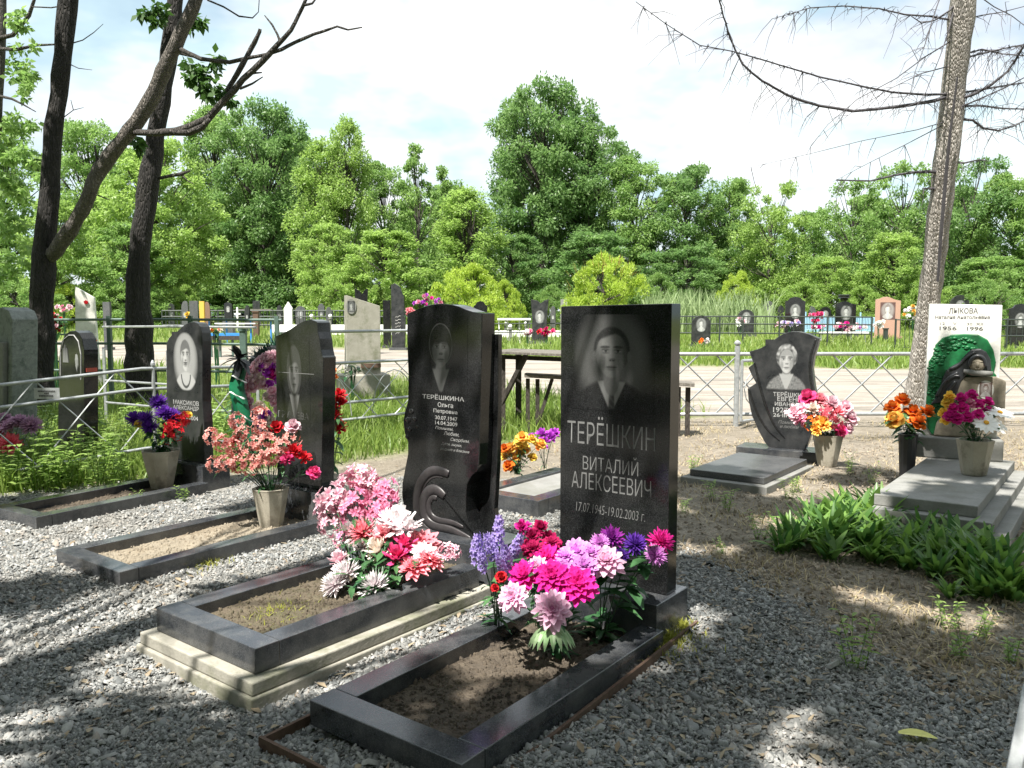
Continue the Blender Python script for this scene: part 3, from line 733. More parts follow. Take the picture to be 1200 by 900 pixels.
# ---- whitewashed stone with the painted relief
k6 = thing('grave_plinth', 'stepped grey concrete grave base under the whitewashed stone', 'grave base', (2.62, 5.13, 0), -math.radians(37))
for i, (ex, z0, z1) in enumerate(((.17, -.04, .09), (.09, .09, .17), (0, .17, .245))):
    MB().box((ex/2, 1.0-ex/2, (z0+z1)/2), (.6+ex, 2.0+ex, z1-z0-.001)).build('step', CONC2, k6, bevel=.006)
h6 = thing('headstone', 'whitewashed headstone with green painted relief and mourning figure leaning on an urn block', 'headstone', (3.66, 6.74, 0), -math.radians(24), 'headstones across the bare earth')
MB().box((.0, .02, .33), (.7, .3, .17)).build('plinth', CONC2, h6, bevel=.01)
q6 = trace(h6, [(1087, 356), (1172, 357.5), (1170, 520), (1084, 530)], 0)
x0, x1 = (q6[0][0]+q6[3][0])/2, (q6[1][0]+q6[2][0])/2
MB().prism([(x0-.01, .416), (x0, q6[0][1]), (x1, q6[1][1]), (x1+.005, .416)], 0, .1).build('slab', WHITEP, h6, bevel=.006)
letter_px(h6, 'ЛЫКОВА', (1112, 363.5), (1146, 365), 6.5, DARKLET, .012)
letter_px(h6, 'Наталия Анатольевна', (1096, 371), (1160, 372.5), 4.2, DARKLET, .012)
letter_px(h6, '12     V', (1102, 379), (1121, 379.5), 3, DARKLET, 0)
letter_px(h6, '30  XII', (1133, 379.5), (1152, 380), 3, DARKLET, 0)
letter_px(h6, '1956', (1101, 384.5), (1121, 385), 4.5, DARKLET, .012)
letter_px(h6, '1996', (1133, 385), (1152, 385.5), 4.5, DARKLET, .012)
GREENP = plain('green_enamel', (.007, .17, .05), .5, 0, .75, 10)
HOOD = plain('black_enamel', (.03, .032, .036), .35, 0, .3)
CLAY = plain('bare_relief_concrete', (.27, .235, .18), .85, 0, .4, 20, .4)
wr = [(1086, 500), (1085, 470), (1088, 440), (1088, 424), (1094, 415), (1096, 404), (1104, 396), (1116, 392), (1130, 391), (1146, 392), (1157, 398), (1164, 410), (1167, 425), (1164, 436), (1168, 440), (1150, 470), (1120, 510), (1092, 519)]
g_ = MB().prism(outline(h6, wr, .42, -.001), -.022, -.001).build('green_wreath', GREENP, h6, bevel=.008)
mb = MB()
for i in range(150):
    t_ = rnd.random(); o_ = rnd.random()**1.5*15; px = interp(t_, (0, .4, .65, .82, 1), (1088, 1089, 1097, 1113, 1140))+o_*(1.15-t_*.8); py = interp(t_, (0, .4, .65, .82, 1), (482, 426, 407, 396, 395))+o_*t_
    x, z = fp(h6, px, py); mb.ball((x, -.022, z), rnd.uniform(.01, .02), 7, (1.2, .7, .7))
mb.build('wreath_leaves', GREENP, h6, smooth=True)
def blob(px, name, m, y0, y1, bev=.012): return MB().prism(outline(h6, px, .42, -.001), y0, y1).build(name, m, h6, bevel=bev)
blob([(1090, 473), (1099, 462), (1103, 446), (1108, 434), (1116, 428), (1124, 424), (1131, 415), (1138, 409), (1148, 408), (1155, 412), (1160, 421), (1161, 434), (1152, 436), (1134, 436), (1126, 446), (1120, 462), (1108, 470)], 'draped_hair', HOOD, -.07, -.0225)
for pts in ([(1097, 464), (1104, 450), (1112, 441), (1122, 436)], [(1103, 466), (1112, 455), (1119, 446)], [(1112, 432), (1122, 428), (1132, 418), (1142, 412)], [(1108, 446), (1116, 440), (1124, 440)]):
    q = [Vector((x, -.07, z)) for x, z in trace(h6, pts, 0)]; MB().tube(smooth_poly(q, 1), .014, 7).build('hair_lock', HOOD, h6, smooth=True)
blob([(1093, 519), (1097, 495), (1108, 478), (1118, 462), (1124, 446), (1130, 441), (1166, 441), (1178, 446), (1176, 500), (1150, 519)], 'draped_block', CLAY, -.06, -.0232)
x, z = fp(h6, 1144, 425); MB().ball((x, -.075, z), .062, 14, (1, .55, 1.15)).build('bowed_head', CLAY, h6, smooth=True)
mb = MB(); mb.ball((x, -.108, z-.012), .013, 8, (1, .8, 1.7)); mb.ball((x-.022, -.103, z+.014), .014, 7, (1.4, .5, .45)); mb.ball((x+.022, -.103, z+.014), .014, 7, (1.4, .5, .45)); mb.ball((x, -.1, z-.045), .014, 7, (1.5, .5, .4))
mb.build('carved_face', CLAY, h6, smooth=True)
MB().tube(smooth_poly([Vector((x-.058, -.092, z-.02)), Vector((x-.045, -.102, z+.04)), Vector((x, -.106, z+.066)), Vector((x+.045, -.102, z+.04)), Vector((x+.058, -.092, z-.02))], 2), .016, 7).build('hair_fringe', HOOD, h6, smooth=True)
q = [Vector((x, -.085, z)) for x, z in trace(h6, [(1128, 434), (1138, 436), (1150, 437), (1162, 437)], 0)]
MB().tube(q, [.016, .024, .024, .018], 9).build('folded_arm', CONC2, h6, smooth=True)
x, z = fp(h6, 1154, 456); mb = MB(); n = 24
for r, y, c_ in ((1, -.061, 0),): mb.prism([(x+.058*math.cos(2*PI*i/n), z+.075*math.sin(2*PI*i/n)) for i in range(n)], -.066, -.0605)
mb.build('oval_frame', WHITEP, h6)
portrait(h6, x-.045, x+.045, z-.06, z+.06, -.0672, dict(hair='bob', hairv=.04, skin=.45, cloth=.5, wear='vneck', halo=.3), granite('oval_ceramic', (.1, .06, .05), etch=True), 20, 24, 'oval_portrait')

for rt, hw, y0, y1, z, m in SOILB:
    pts = []; a = rt.rotation_euler.z
    for i in range(2600 if m is not SOILS else 2000):
        x, y = rnd.uniform(-hw, hw), rnd.uniform(y0, y1); zz = z+.018*noise.noise(Vector((x*6, y*6, z*40)))+.008*noise.noise(Vector((x*25, y*25, 2)))
        pts.append((rt.location.x+x*math.cos(a)-y*math.sin(a), rt.location.y+x*math.sin(a)+y*math.cos(a), zz))
    tag(chips('soil_crumbs', m, pts, .003, .011, .6), 'crumbs of earth inside a grave kerb', 'soil', kind='stuff')
# ---------------------------------------------------------------- artificial flowers
def petal(mb, az, elev, Ln, W, cup=.25, droop=.5, r0=.05, z0=0.0, c=(0, 0, 0), prof=(.35, .85, 1.0, .18), up=None, t0=0.0, t1=1.0):
    ca, sa = math.cos(az), math.sin(az); r, z = r0, z0; vs = []; ts = []; S = (0, .33, .7, 1.0); prev = 0
    for i, s in enumerate(S):
        e = elev-droop*s; d = (s-prev)*Ln; prev = s
        r += d*math.cos(e); z += d*math.sin(e); wv = W*prof[i]/2
        nx, nz = -math.sin(e), math.cos(e)
        for k in (-1, 0, 1):
            off = 0 if k else -cup*wv
            rr, zz = r+nx*off, z+nz*off
            p = Vector((rr*ca-k*wv*sa, rr*sa+k*wv*ca, zz))
            if up is not None: p = up @ p
            vs.append(p+Vector(c)); ts.append(t0+(t1-t0)*s)
    fs = []
    for i in range(3):
        for k in range(2): fs.append((i*3+k, i*3+k+1, i*3+k+4, i*3+k+3))
    mb.add(vs, fs, ts)
def fl_dahlia(seed, narrow=False):
    r = random.Random(seed); mb = MB()
    L6 = ((9, -.05, 1.0, .42), (11, .2, .95, .4), (10, .5, .8, .36), (8, .8, .6, .3), (6, 1.1, .42, .24), (4, 1.35, .3, .2))
    if narrow: L6 = ((15, -.35, .95, .2), (16, -.05, 1.0, .19), (16, .25, .97, .18), (15, .55, .9, .17), (13, .85, .8, .16), (10, 1.15, .7, .15), (6, 1.4, .6, .14))
    for k, (n, e, l, wd) in enumerate(L6):
        for i in range(n):
            petal(mb, 2*PI*i/n+k*.7+r.uniform(-.15, .15), e+r.uniform(-.12, .12), l*r.uniform(.85, 1.08), wd*r.uniform(.85, 1.1), .55, .25 if not narrow else -.25, .06, k*.035, t0=.15*k/5)
    mb.ball((0, 0, .12), .13, 6); return mb.mesh('dahlia')
def fl_rose(seed):
    r = random.Random(seed); mb = MB()
    for k, (n, e, l, wd) in enumerate(((5, .15, .95, .95), (5, .5, .85, .85), (5, .85, .72, .7), (4, 1.15, .6, .55), (3, 1.4, .5, .4))):
        for i in range(n): petal(mb, 2*PI*i/n+k*.6+r.uniform(-.2, .2), e+r.uniform(-.1, .1), l*r.uniform(.9, 1.05), wd, .5, .55 if k < 2 else -.35, .08, k*.05, prof=(.5, .95, 1.0, .55))
    return mb.mesh('rose')
def fl_spray(seed, n=26, pl=.30, pw=.13, npet=6, shape=(1, 1, 1)):
    r = random.Random(seed); mb = MB()
    for k in range(n):
        d = Vector((r.gauss(0, 1), r.gauss(0, 1), r.gauss(.25, 1))).normalized()
        c = Vector((d.x*shape[0], d.y*shape[1], d.z*shape[2]))*r.uniform(.55, .95)
        q = d.to_track_quat('Z', 'Y').to_matrix()
        for i in range(npet): petal(mb, 2*PI*i/npet+r.uniform(-.2, .2), .6+r.uniform(-.2, .2), pl*r.uniform(.8, 1.15), pw, .3, .7, .01, 0, c, up=q, prof=(.4, .9, 1, .1))
    return mb.mesh('blossom_spray')
def fl_spike(seed, n=30):
    r = random.Random(seed); mb = MB()
    for k in range(n):
        h = k/n*2.2-.9; a = k*2.4; rad = .42*(1-.6*max(0, h/1.4))
        d = Vector((math.cos(a), math.sin(a), .3)).normalized(); c = (d.x*rad*r.uniform(.6, 1.1), d.y*rad*r.uniform(.6, 1.1), h+r.uniform(-.1, .1))
        q = d.to_track_quat('Z', 'Y').to_matrix()
        for i in range(5): petal(mb, 2*PI*i/5, .5, .26, .15, .2, .6, .01, 0, c, up=q, prof=(.5, 1, .9, .2))
    return mb.mesh('floret_spike')
def fl_daisy(seed):
    r = random.Random(seed); mb = MB()
    for i in range(14): petal(mb, 2*PI*i/14+r.uniform(-.06, .06), .12+r.uniform(-.12, .1), .85, .36, .2, .2, .14, 0, t0=.4)
    return mb.mesh('daisy')
def fl_carn(seed):
    r = random.Random(seed); mb = MB()
    for k in range(46):
        e = r.uniform(.0, 1.5); petal(mb, r.uniform(0, 2*PI), e, r.uniform(.7, 1.0), .3, r.uniform(-.4, .5), r.uniform(-.5, .6), .04, .02, prof=(.3, .7, 1.1, .7))
    return mb.mesh('carnation')
FL = {}
for nm, fn, c_ in (('dahlia', fl_dahlia, 3), ('mum', lambda s: fl_dahlia(s, True), 3), ('rose', fl_rose, 3), ('spray', fl_spray, 3), ('spike', fl_spike, 3), ('daisy', fl_daisy, 2), ('carn', fl_carn, 3),
                   ('azalea', lambda s: fl_spray(s, 18, .36, .17, 6), 3)):
    FL[nm] = [fn(100+i) for i in range(c_)]
PART = dict(dahlia='dahlia_bloom', mum='chrysanthemum_bloom', rose='rose_bloom', spray='blossom_spray', spike='floret_spike', daisy='daisy_bloom', carn='carnation_bloom', azalea='azalea_spray')
PC = {}
for nm, a, b_ in (('magenta', (.5, .008, .17), (.72, .03, .33)), ('pinkviolet', (.42, .09, .42), (.72, .34, .72)), ('palepink', (.62, .22, .42), (.85, .6, .74)),
                  ('lilac', (.26, .17, .55), (.58, .48, .85)), ('crimson', (.2, .003, .04), (.5, .015, .12)), ('violet', (.04, .01, .16), (.14, .04, .38)), ('violetpink', (.05, .01, .15), (.3, .03, .3)),
                  ('hotpink', (.55, .012, .13), (.85, .1, .3)), ('coral', (.7, .05, .12), (.88, .4, .45)), ('cream', (.78, .62, .5), (.85, .78, .7)), ('white', (.84, .7, .75), (.88, .86, .86)),
                  ('salmon', (.62, .13, .12), (.82, .5, .44)), ('azalea', (.75, .27, .4), (.88, .7, .75)), ('rosepink', (.65, .13, .28), (.8, .36, .5)), ('red', (.4, .006, .012), (.68, .025, .04)),
                  ('orange', (.72, .1, .01), (.85, .24, .03)), ('yellow', (.8, .42, .03), (.88, .66, .12)), ('yelloworange', (.8, .22, .02), (.88, .62, .14)), ('purple', (.3, .02, .38), (.52, .08, .6)),
                  ('deeppurple', (.06, .015, .2), (.16, .04, .4)), ('bright', (.82, .82, .8), (.84, .84, .83)), ('mauve', (.34, .16, .3), (.56, .36, .5)), ('pinkred', (.55, .04, .08), (.78, .16, .2))):
    PC[nm] = petal_mat('petal_'+nm, a, b_)
YC = plain('flower_centre', (.75, .38, .03), .8)
STEM = plain('plastic_stem', (.03, .09, .035), .5)
def blade(mb, a, d, Ln, W, droop=1.0, r=rnd, n=4, t=None):
    """one leaf from a going along d, bending down"""
    d = Vector(d).normalized(); side = d.cross(Vector((0, 0, 1)))
    if side.length < .1: side = Vector((1, 0, 0))
    side.normalize(); p = Vector(a); vs = []; ts = []; t = r.random() if t is None else t
    for i in range(n+1):
        s = i/n; wv = W*math.sin(PI*min(1, .08+.9*s))**.8/2
        up = side.cross(d)
        vs += [p-side*wv+up*wv*.25, p, p+side*wv+up*wv*.25]; ts += [t]*3
        d = (d+Vector((0, 0, -droop*.9/n))).normalized(); p = p+d*Ln/n
    fs = []
    for i in range(n):
        for k in range(2): fs.append((i*3+k, i*3+k+1, i*3+k+4, i*3+k+3))
    mb.add(vs, fs, ts)
def bouquet(name, label, base, blooms, leaves=30, lsize=.1, lw=.03, group=None, lmat=None, stem_r=.0025, cat='bouquet', spread=.6):
    """blooms: (px, py, distance, radius px, kind, colour)"""
    base = Vector(base); root = thing(name, label, cat, base, 0, group); st = MB(); lf = MB()
    for i, (px, py, d, rp, kind, colr) in enumerate(blooms):
        w_ = P(px, py, d); c = w_-base; r = rp*d/F*1.14
        fc = (c.normalized()*.55+Vector((-.12, -.5, .42))+Vector((rnd.uniform(-.2, .2), rnd.uniform(-.2, .2), rnd.uniform(-.2, .2)))).normalized()
        if kind in ('spike',): fc = (c.normalized()+Vector((rnd.uniform(-.3, .3), rnd.uniform(-.3, .3), .3))).normalized()
        q = fc.to_track_quat('Z', 'Y') @ Quaternion((0, 0, 1), rnd.uniform(0, 6.28))
        sca = r*(1.0 if kind not in ('spray', 'azalea', 'spike') else .95)
        o = link(PART[kind], rnd.choice(FL[kind]), root, c-fc*r*.25, q, sca, PC[colr])
        if kind == 'daisy':
            cm_ = MB().ball((0, 0, .06), .2, 8, (1, 1, .5)); ce = cm_.build('daisy_centre', YC, o, smooth=True)
        b0 = Vector((rnd.uniform(-.015, .015), rnd.uniform(-.015, .015), 0)); mid = b0.lerp(c, .5)+Vector((0, 0, .12*c.length))
        tip = c-fc*r*.3
        sp = smooth_poly([b0, mid, tip], 2); st.tube(sp, stem_r, 4, False)
        for k in range(max(1, leaves//len(blooms))):
            t_ = rnd.uniform(.15, .92); i0 = min(len(sp)-1, int(t_*(len(sp)-1)))
            a_ = rnd.uniform(0, 6.28); dv = Vector((math.cos(a_), math.sin(a_), rnd.uniform(-.1, .9)))
            blade(lf, sp[i0], dv, lsize*rnd.uniform(.6, 1.2), lw*rnd.uniform(.7, 1.2), rnd.uniform(.4, 1.4), n=3)
    st.build('stems', STEM, root, fix=False)
    if lf.v: lf.build('foliage', lmat or PLEAF, root, fix=False)
    return root
def vase(label, base, r0, r1, h, n=8, group='octagonal concrete vases', m=VASE, rot=.2):
    root = thing('flower_vase', label, 'vase', base, 0, group)
    mb = MB().lathe([(r0*.96, 0), (r0, .008), (r1, h-.012), (r1+.004, h), (r1-.014, h), (r0*.8, h*.55)], n, rot=rot)
    mb.build('body', m, root, bevel=.002)
    return root
# nearest grave
gsoil = G(652, 772, .08)
bouquet('dahlia_bouquet', 'big bouquet of magenta and pale violet dahlias in front of the plain rectangular headstone', gsoil,
    [(640, 650, 2.98, 19, 'dahlia', 'magenta'), (613, 671, 2.9, 20, 'dahlia', 'magenta'), (646, 673, 2.86, 21, 'dahlia', 'magenta'), (678, 682, 2.85, 23, 'dahlia', 'magenta'), (675, 645, 3.0, 20, 'dahlia', 'pinkviolet'),
     (710, 654, 2.95, 22, 'dahlia', 'palepink'), (599, 699, 2.8, 18, 'dahlia', 'palepink'), (647, 712, 2.72, 23, 'dahlia', 'palepink'), (684, 661, 2.92, 17, 'dahlia', 'pinkviolet'), (692, 646, 2.98, 15, 'dahlia', 'pinkviolet'), (628, 662, 2.92, 13, 'dahlia', 'palepink'), (662, 650, 2.97, 14, 'dahlia', 'pinkviolet'), (624, 640, 3.02, 14, 'dahlia', 'crimson'), (646, 634, 3.04, 12, 'dahlia', 'crimson'), (661, 664, 2.92, 13, 'dahlia', 'pinkviolet')], 90, .1, .028)
palm = MB(); pb = P(646, 733, 2.76)-gsoil
for i in range(11):
    a_ = -2.75+i*.24; blade(palm, pb, Vector((math.cos(a_)*.9, math.sin(a_)*.5-.15, .28)), .115, .022, 1.9)
for o in list(COL.objects):
    if o.name == 'dahlia_bouquet': palm.build('striped_leaves', PLEAF2, o, fix=False)
bouquet('lilac_bouquet', 'lavender lilac spikes standing left of the magenta dahlias, red buds below', G(583, 745, .08),
    [(559, 640, 2.98, 17, 'spike', 'lilac'), (584, 622, 3.0, 17, 'spike', 'lilac'), (574, 638, 2.95, 16, 'spike', 'lilac'), (593, 652, 2.93, 17, 'spike', 'lilac'), (605, 640, 3.0, 16, 'spike', 'lilac'), (586, 658, 2.9, 14, 'spike', 'lilac'), (565, 655, 2.93, 14, 'spike', 'lilac'), (587, 675, 2.85, 7, 'rose', 'red'), (580, 688, 2.85, 5, 'rose', 'red')], 60, .08, .02)
bouquet('carnation_bouquet', 'dark crimson carnations behind the lavender lilac spikes', G(632, 742, .08),
    [(612, 617, 3.1, 10, 'carn', 'magenta'), (633, 618, 3.12, 11, 'carn', 'crimson'), (624, 628, 3.08, 10, 'carn', 'crimson'), (644, 630, 3.12, 10, 'carn', 'crimson'), (619, 640, 3.05, 10, 'carn', 'crimson'), (652, 641, 3.1, 10, 'carn', 'crimson')], 30, .08, .02)
bouquet('aster_bouquet', 'dark violet and bright pink asters reaching up the right edge of the plain rectangular headstone', G(702, 752, .08),
    [(717, 629, 3.1, 14, 'mum', 'violetpink'), (703, 635, 3.05, 11, 'mum', 'pinkviolet'), (745, 636, 3.06, 13, 'mum', 'violet'), (775, 633, 3.06, 15, 'mum', 'magenta'), (769, 649, 3.02, 13, 'mum', 'pinkviolet'), (728, 650, 3.06, 9, 'mum', 'violet')], 60, .13, .045)
# grave with the scroll stone
g2 = G(442, 705, .17)
bouquet('chrysanthemum_bouquet', 'white, cream and coral pink chrysanthemums crowded before the scroll headstone', g2,
    [(423, 621, 3.75, 18, 'mum', 'coral'), (408, 622, 3.78, 17, 'carn', 'white'), (467, 613, 3.75, 27, 'carn', 'white'), (455, 607, 3.78, 16, 'mum', 'white'), (500, 645, 3.62, 17, 'dahlia', 'white'), (474, 636, 3.66, 16, 'carn', 'hotpink'), (452, 626, 3.7, 18, 'carn', 'coral'), (492, 634, 3.7, 23, 'dahlia', 'coral'), (442, 643, 3.66, 19, 'carn', 'cream'), (465, 651, 3.6, 19, 'carn', 'hotpink'),
     (486, 661, 3.55, 18, 'dahlia', 'coral'), (507, 652, 3.6, 17, 'dahlia', 'coral'), (527, 645, 3.66, 14, 'azalea', 'azalea'), (397, 656, 3.66, 15, 'carn', 'azalea'), (404, 669, 3.6, 18, 'mum', 'white'), (390, 683, 3.55, 17, 'mum', 'white'), (437, 684, 3.5, 18, 'mum', 'white'), (480, 618, 3.72, 15, 'carn', 'white'), (425, 640, 3.7, 13, 'carn', 'white')], 110, .1, .03)
bouquet('azalea_branches', 'tall pink azalea branches left of the scroll headstone', G(420, 690, .17),
    [(387, 579, 3.85, 21, 'azalea', 'azalea'), (384, 598, 3.85, 18, 'azalea', 'azalea'), (408, 567, 3.9, 19, 'azalea', 'azalea'), (421, 555, 3.92, 19, 'azalea', 'azalea'), (414, 580, 3.86, 22, 'azalea', 'rosepink'), (413, 596, 3.82, 19, 'azalea', 'rosepink'), (400, 588, 3.85, 18, 'azalea', 'azalea'), (449, 570, 3.92, 19, 'azalea', 'rosepink'), (454, 583, 3.9, 16, 'azalea', 'rosepink'), (442, 592, 3.86, 18, 'azalea', 'rosepink'), (387, 611, 3.8, 16, 'azalea', 'azalea'), (433, 566, 3.92, 16, 'azalea', 'azalea'), (398, 628, 3.75, 11, 'azalea', 'rosepink'), (440, 604, 3.8, 10, 'azalea', 'rosepink')], 50, .09, .022)
# vases
vb = G(318, 617, .075)
vase('pale octagonal concrete vase on the sandy grave, salmon blossoms in it', vb, .072, .112, .25)
vt = vb+Vector((0, 0, .2)); dv = vb.y
bouquet('salmon_bouquet', 'long salmon pink blossom sprays with red roses spilling out of a pale vase', vt,
    [(x, y, dv+dd, r, k_, c_) for x, y, dd, r, k_, c_ in ((247, 510, -.1, 11, 'azalea', 'salmon'), (258, 517, -.1, 11, 'azalea', 'salmon'), (271, 523, -.08, 12, 'azalea', 'salmon'), (284, 530, -.05, 12, 'azalea', 'salmon'), (250, 543, -.16, 11, 'azalea', 'salmon'), (264, 541, -.15, 12, 'azalea', 'salmon'), (277, 543, -.12, 11, 'azalea', 'salmon'), (292, 545, -.1, 12, 'azalea', 'salmon'), (276, 492, .02, 12, 'azalea', 'salmon'), (282, 507, 0, 11, 'azalea', 'salmon'), (303, 484, .05, 11, 'azalea', 'salmon'), (306, 500, .04, 12, 'azalea', 'salmon'), (298, 518, -.02, 12, 'azalea', 'salmon'), (314, 515, -.04, 12, 'azalea', 'salmon'), (318, 533, -.1, 14, 'azalea', 'salmon'), (303, 536, -.1, 12, 'azalea', 'salmon'), (331, 520, -.03, 11, 'azalea', 'salmon'), (342, 510, .02, 11, 'azalea', 'salmon'), (343, 497, .03, 9, 'rose', 'azalea'), (323, 498, .03, 8, 'rose', 'red'), (345, 528, -.02, 11, 'carn', 'red'), (337, 537, -.05, 9, 'carn', 'hotpink'), (356, 536, 0, 9, 'carn', 'red'), (369, 552, 0, 8, 'rose', 'hotpink'), (276, 516, .0, 7, 'carn', 'red'))], 80, .09, .022)
vb = G(190, 572, .075); dv = vb.y
vase('stained octagonal concrete vase with violet asters, on the leftmost grave', vb, .085, .145, .3, rot=.0)
bouquet('violet_bouquet', 'deep violet asters beside a cluster of small red blooms in the stained vase', vb+Vector((0, 0, .25)),
    [(x, y, dv+dd, r, k_, c_) for x, y, dd, r, k_, c_ in ((185, 470, 0, 10, 'mum', 'deeppurple'), (157, 489, -.05, 10, 'mum', 'deeppurple'), (170, 489, -.08, 10, 'mum', 'deeppurple'), (175, 498, -.1, 10, 'mum', 'deeppurple'), (192, 482, -.04, 10, 'mum', 'deeppurple'), (202, 487, 0, 10, 'mum', 'deeppurple'), (199, 500, -.1, 10, 'azalea', 'red'), (210, 493, -.05, 10, 'azalea', 'red'), (207, 505, -.12, 10, 'azalea', 'red'), (216, 488, 0, 8, 'azalea', 'red'), (198, 510, -.12, 9, 'azalea', 'red'), (220, 485, 0, 5, 'rose', 'yellow'), (161, 496, -.1, 5, 'rose', 'yellow'))], 130, .1, .035)
vb = G(969, 546, .05); dv = vb.y
vase('mottled concrete vase on bare earth beside the curved headstone, pink peonies in it', vb, .085, .135, .29)
bouquet('peony_bouquet', 'round bouquet of pink peonies with orange and yellow blooms beside the curved headstone', vb+Vector((0, 0, .25)),
    [(x, y, dv+dd, r, k_, c_) for x, y, dd, r, k_, c_ in ((946, 463, 0, 11, 'rose', 'hotpink'), (931, 484, -.08, 11, 'carn', 'azalea'), (937, 492, -.1, 9, 'carn', 'rosepink'), (960, 469, 0, 11, 'carn', 'coral'), (974, 472, 0, 11, 'carn', 'azalea'), (953, 479, -.08, 10, 'carn', 'cream'), (968, 483, -.1, 11, 'azalea', 'pinkred'), (949, 494, -.12, 10, 'azalea', 'orange'), (964, 496, -.14, 10, 'carn', 'yelloworange'), (977, 494, -.12, 10, 'azalea', 'pinkred'), (982, 482, -.05, 10, 'carn', 'coral'), (991, 475, 0, 9, 'rose', 'azalea'), (998, 488, 0, 9, 'rose', 'azalea'), (986, 503, -.08, 8, 'rose', 'hotpink'), (995, 500, -.02, 7, 'rose', 'azalea'), (957, 503, -.14, 8, 'carn', 'yelloworange'), (940, 478, -.05, 9, 'carn', 'azalea'))], 60, .09, .03)
vb = G(1141, 556, .247); dv = vb.y
vase('dark streaked concrete vase standing on the stepped grave base, daisies in it', vb, .085, .125, .26)
bouquet('rose_and_daisy_bouquet', 'pink roses, yellow blooms and three white daisies on the stepped grave base', vb+Vector((0, 0, .22)),
    [(x, y, dv+dd, r, k_, c_) for x, y, dd, r, k_, c_ in ((1110, 470, 0, 7, 'rose', 'yellow'), (1105, 482, 0, 6, 'rose', 'yellow'), (1108, 491, -.05, 6, 'rose', 'yellow'), (1113, 462, 0, 6, 'rose', 'yellow'), (1126, 465, 0, 7, 'rose', 'magenta'), (1139, 461, .03, 7, 'rose', 'magenta'), (1117, 477, -.04, 7, 'rose', 'magenta'), (1128, 476, -.05, 7, 'rose', 'magenta'), (1113, 486, -.08, 7, 'rose', 'magenta'), (1122, 489, -.1, 7, 'rose', 'magenta'), (1146, 472, 0, 7, 'rose', 'magenta'), (1158, 469, .03, 7, 'rose', 'magenta'), (1134, 487, -.1, 7, 'rose', 'magenta'), (1147, 484, -.08, 7, 'rose', 'magenta'), (1158, 479, 0, 6, 'rose', 'magenta'), (1136, 471, 0, 7, 'rose', 'rosepink'), (1157, 493, -.14, 14, 'daisy', 'bright'), (1173, 480, -.06, 14, 'daisy', 'bright'), (1171, 496, -.08, 12, 'daisy', 'bright'))], 90, .08, .03)
pb_ = P(1063, 545, 6.6); pb_.z = 0
vase('slim black plastic vase on the earth by the leaning trunk, orange roses in it', pb_, .05, .075, .46, 14, None, HOOD)
dv = pb_.y
bouquet('orange_rose_bouquet', 'orange roses and one yellow rose in front of the leaning tree trunk', pb_+Vector((0, 0, .4)),
    [(1058, 466, dv+.05, 9, 'rose', 'orange'), (1046, 475, dv, 9, 'rose', 'orange'), (1047, 490, dv-.1, 11, 'rose', 'yelloworange'), (1070, 480, dv, 9, 'rose', 'orange'), (1077, 492, dv-.08, 10, 'rose', 'orange'), (1088, 480, dv, 9, 'rose', 'orange'), (1062, 482, dv+.05, 7, 'rose', 'orange')], 70, .13, .055)
lb = G(607, 556, .155); dv = lb.y
bouquet('marigold_bouquet', 'bushy bouquet of small orange and yellow roses on the small bordered ledger', lb,
    [(582+rnd.gauss(24, 12), 522+rnd.gauss(0, 9)+4, dv+rnd.uniform(-.12, .12), rnd.uniform(5, 7.5), 'rose', rnd.choice(['yelloworange', 'yelloworange', 'orange', 'yellow'])) for i in range(26)], 90, .07, .025)
lb = G(639, 549, .155); dv = lb.y
bouquet('purple_bouquet', 'tall stemmed purple carnations on the small bordered ledger', lb,
    [(622, 513, dv, 7, 'carn', 'purple'), (635, 508, dv, 8, 'carn', 'purple'), (645, 512, dv, 8, 'carn', 'purple'), (638, 517, dv-.05, 8, 'carn', 'purple'), (650, 508, dv+.05, 8, 'carn', 'purple'), (632, 522, dv-.06, 5, 'rose', 'orange')], 12, .06, .012)
bouquet('crimson_cluster', 'upright column of deep red blooms behind the stepped headstone', P(386, 530, 6.2).xy.to_3d(),
    [(390+rnd.uniform(-8, 9), 458+i*3.4, 6.2+rnd.uniform(-.1, .1), 8, 'carn', 'red') for i in range(15)]+[(389, 432, 6.25, 5, 'rose', 'orange'), (390, 440, 6.25, 5, 'rose', 'orange')], 60, .12, .04)
bouquet('mauve_bouquet', 'mauve and dusky red dahlias behind the fence in the shade', G(12, 565, 0),
    [(9, 496, 6.9, 12, 'dahlia', 'mauve'), (22, 490, 6.9, 11, 'dahlia', 'mauve'), (36, 497, 6.9, 12, 'mum', 'mauve'), (10, 517, 6.8, 14, 'dahlia', 'pinkred'), (-4, 505, 6.9, 12, 'dahlia', 'pinkred'), (2, 488, 6.95, 10, 'dahlia', 'mauve')], 50, .12, .035)
# funeral wreath leaning between two stones
wr_ = thing('funeral_wreath', 'oval funeral wreath with green ribbon and pink roses leaning between two headstones', 'wreath', P(308, 545, 6.6).xy.to_3d())
wc = P(309, 462, 6.6)-wr_.location
mb = MB(); lf = MB()
def wpt(t_, s=1.0): return wc+Vector((math.cos(t_)*.21*s+.06*math.sin(t_)*s, .1*math.sin(t_)*s, math.sin(t_)*.36*s))
mb.tube([wpt(2*PI*i/24) for i in range(25)], .035, 7)
mb.build('ring', HOOD, wr_)
for i in range(500):
    t_ = rnd.uniform(0, 2*PI); p_ = wpt(t_, rnd.uniform(.85, 1.12)); blade(lf, p_, Vector((math.cos(t_)*.8+rnd.uniform(-.6, .6), rnd.uniform(-.8, .3), math.sin(t_)*.8+rnd.uniform(-.5, .5))), rnd.uniform(.07, .14), .012, .3, n=2)
lf.build('needles', leaf_mat('wreath_needles', (.012, .06, .04), (.03, .12, .07), .1), wr_, fix=False)
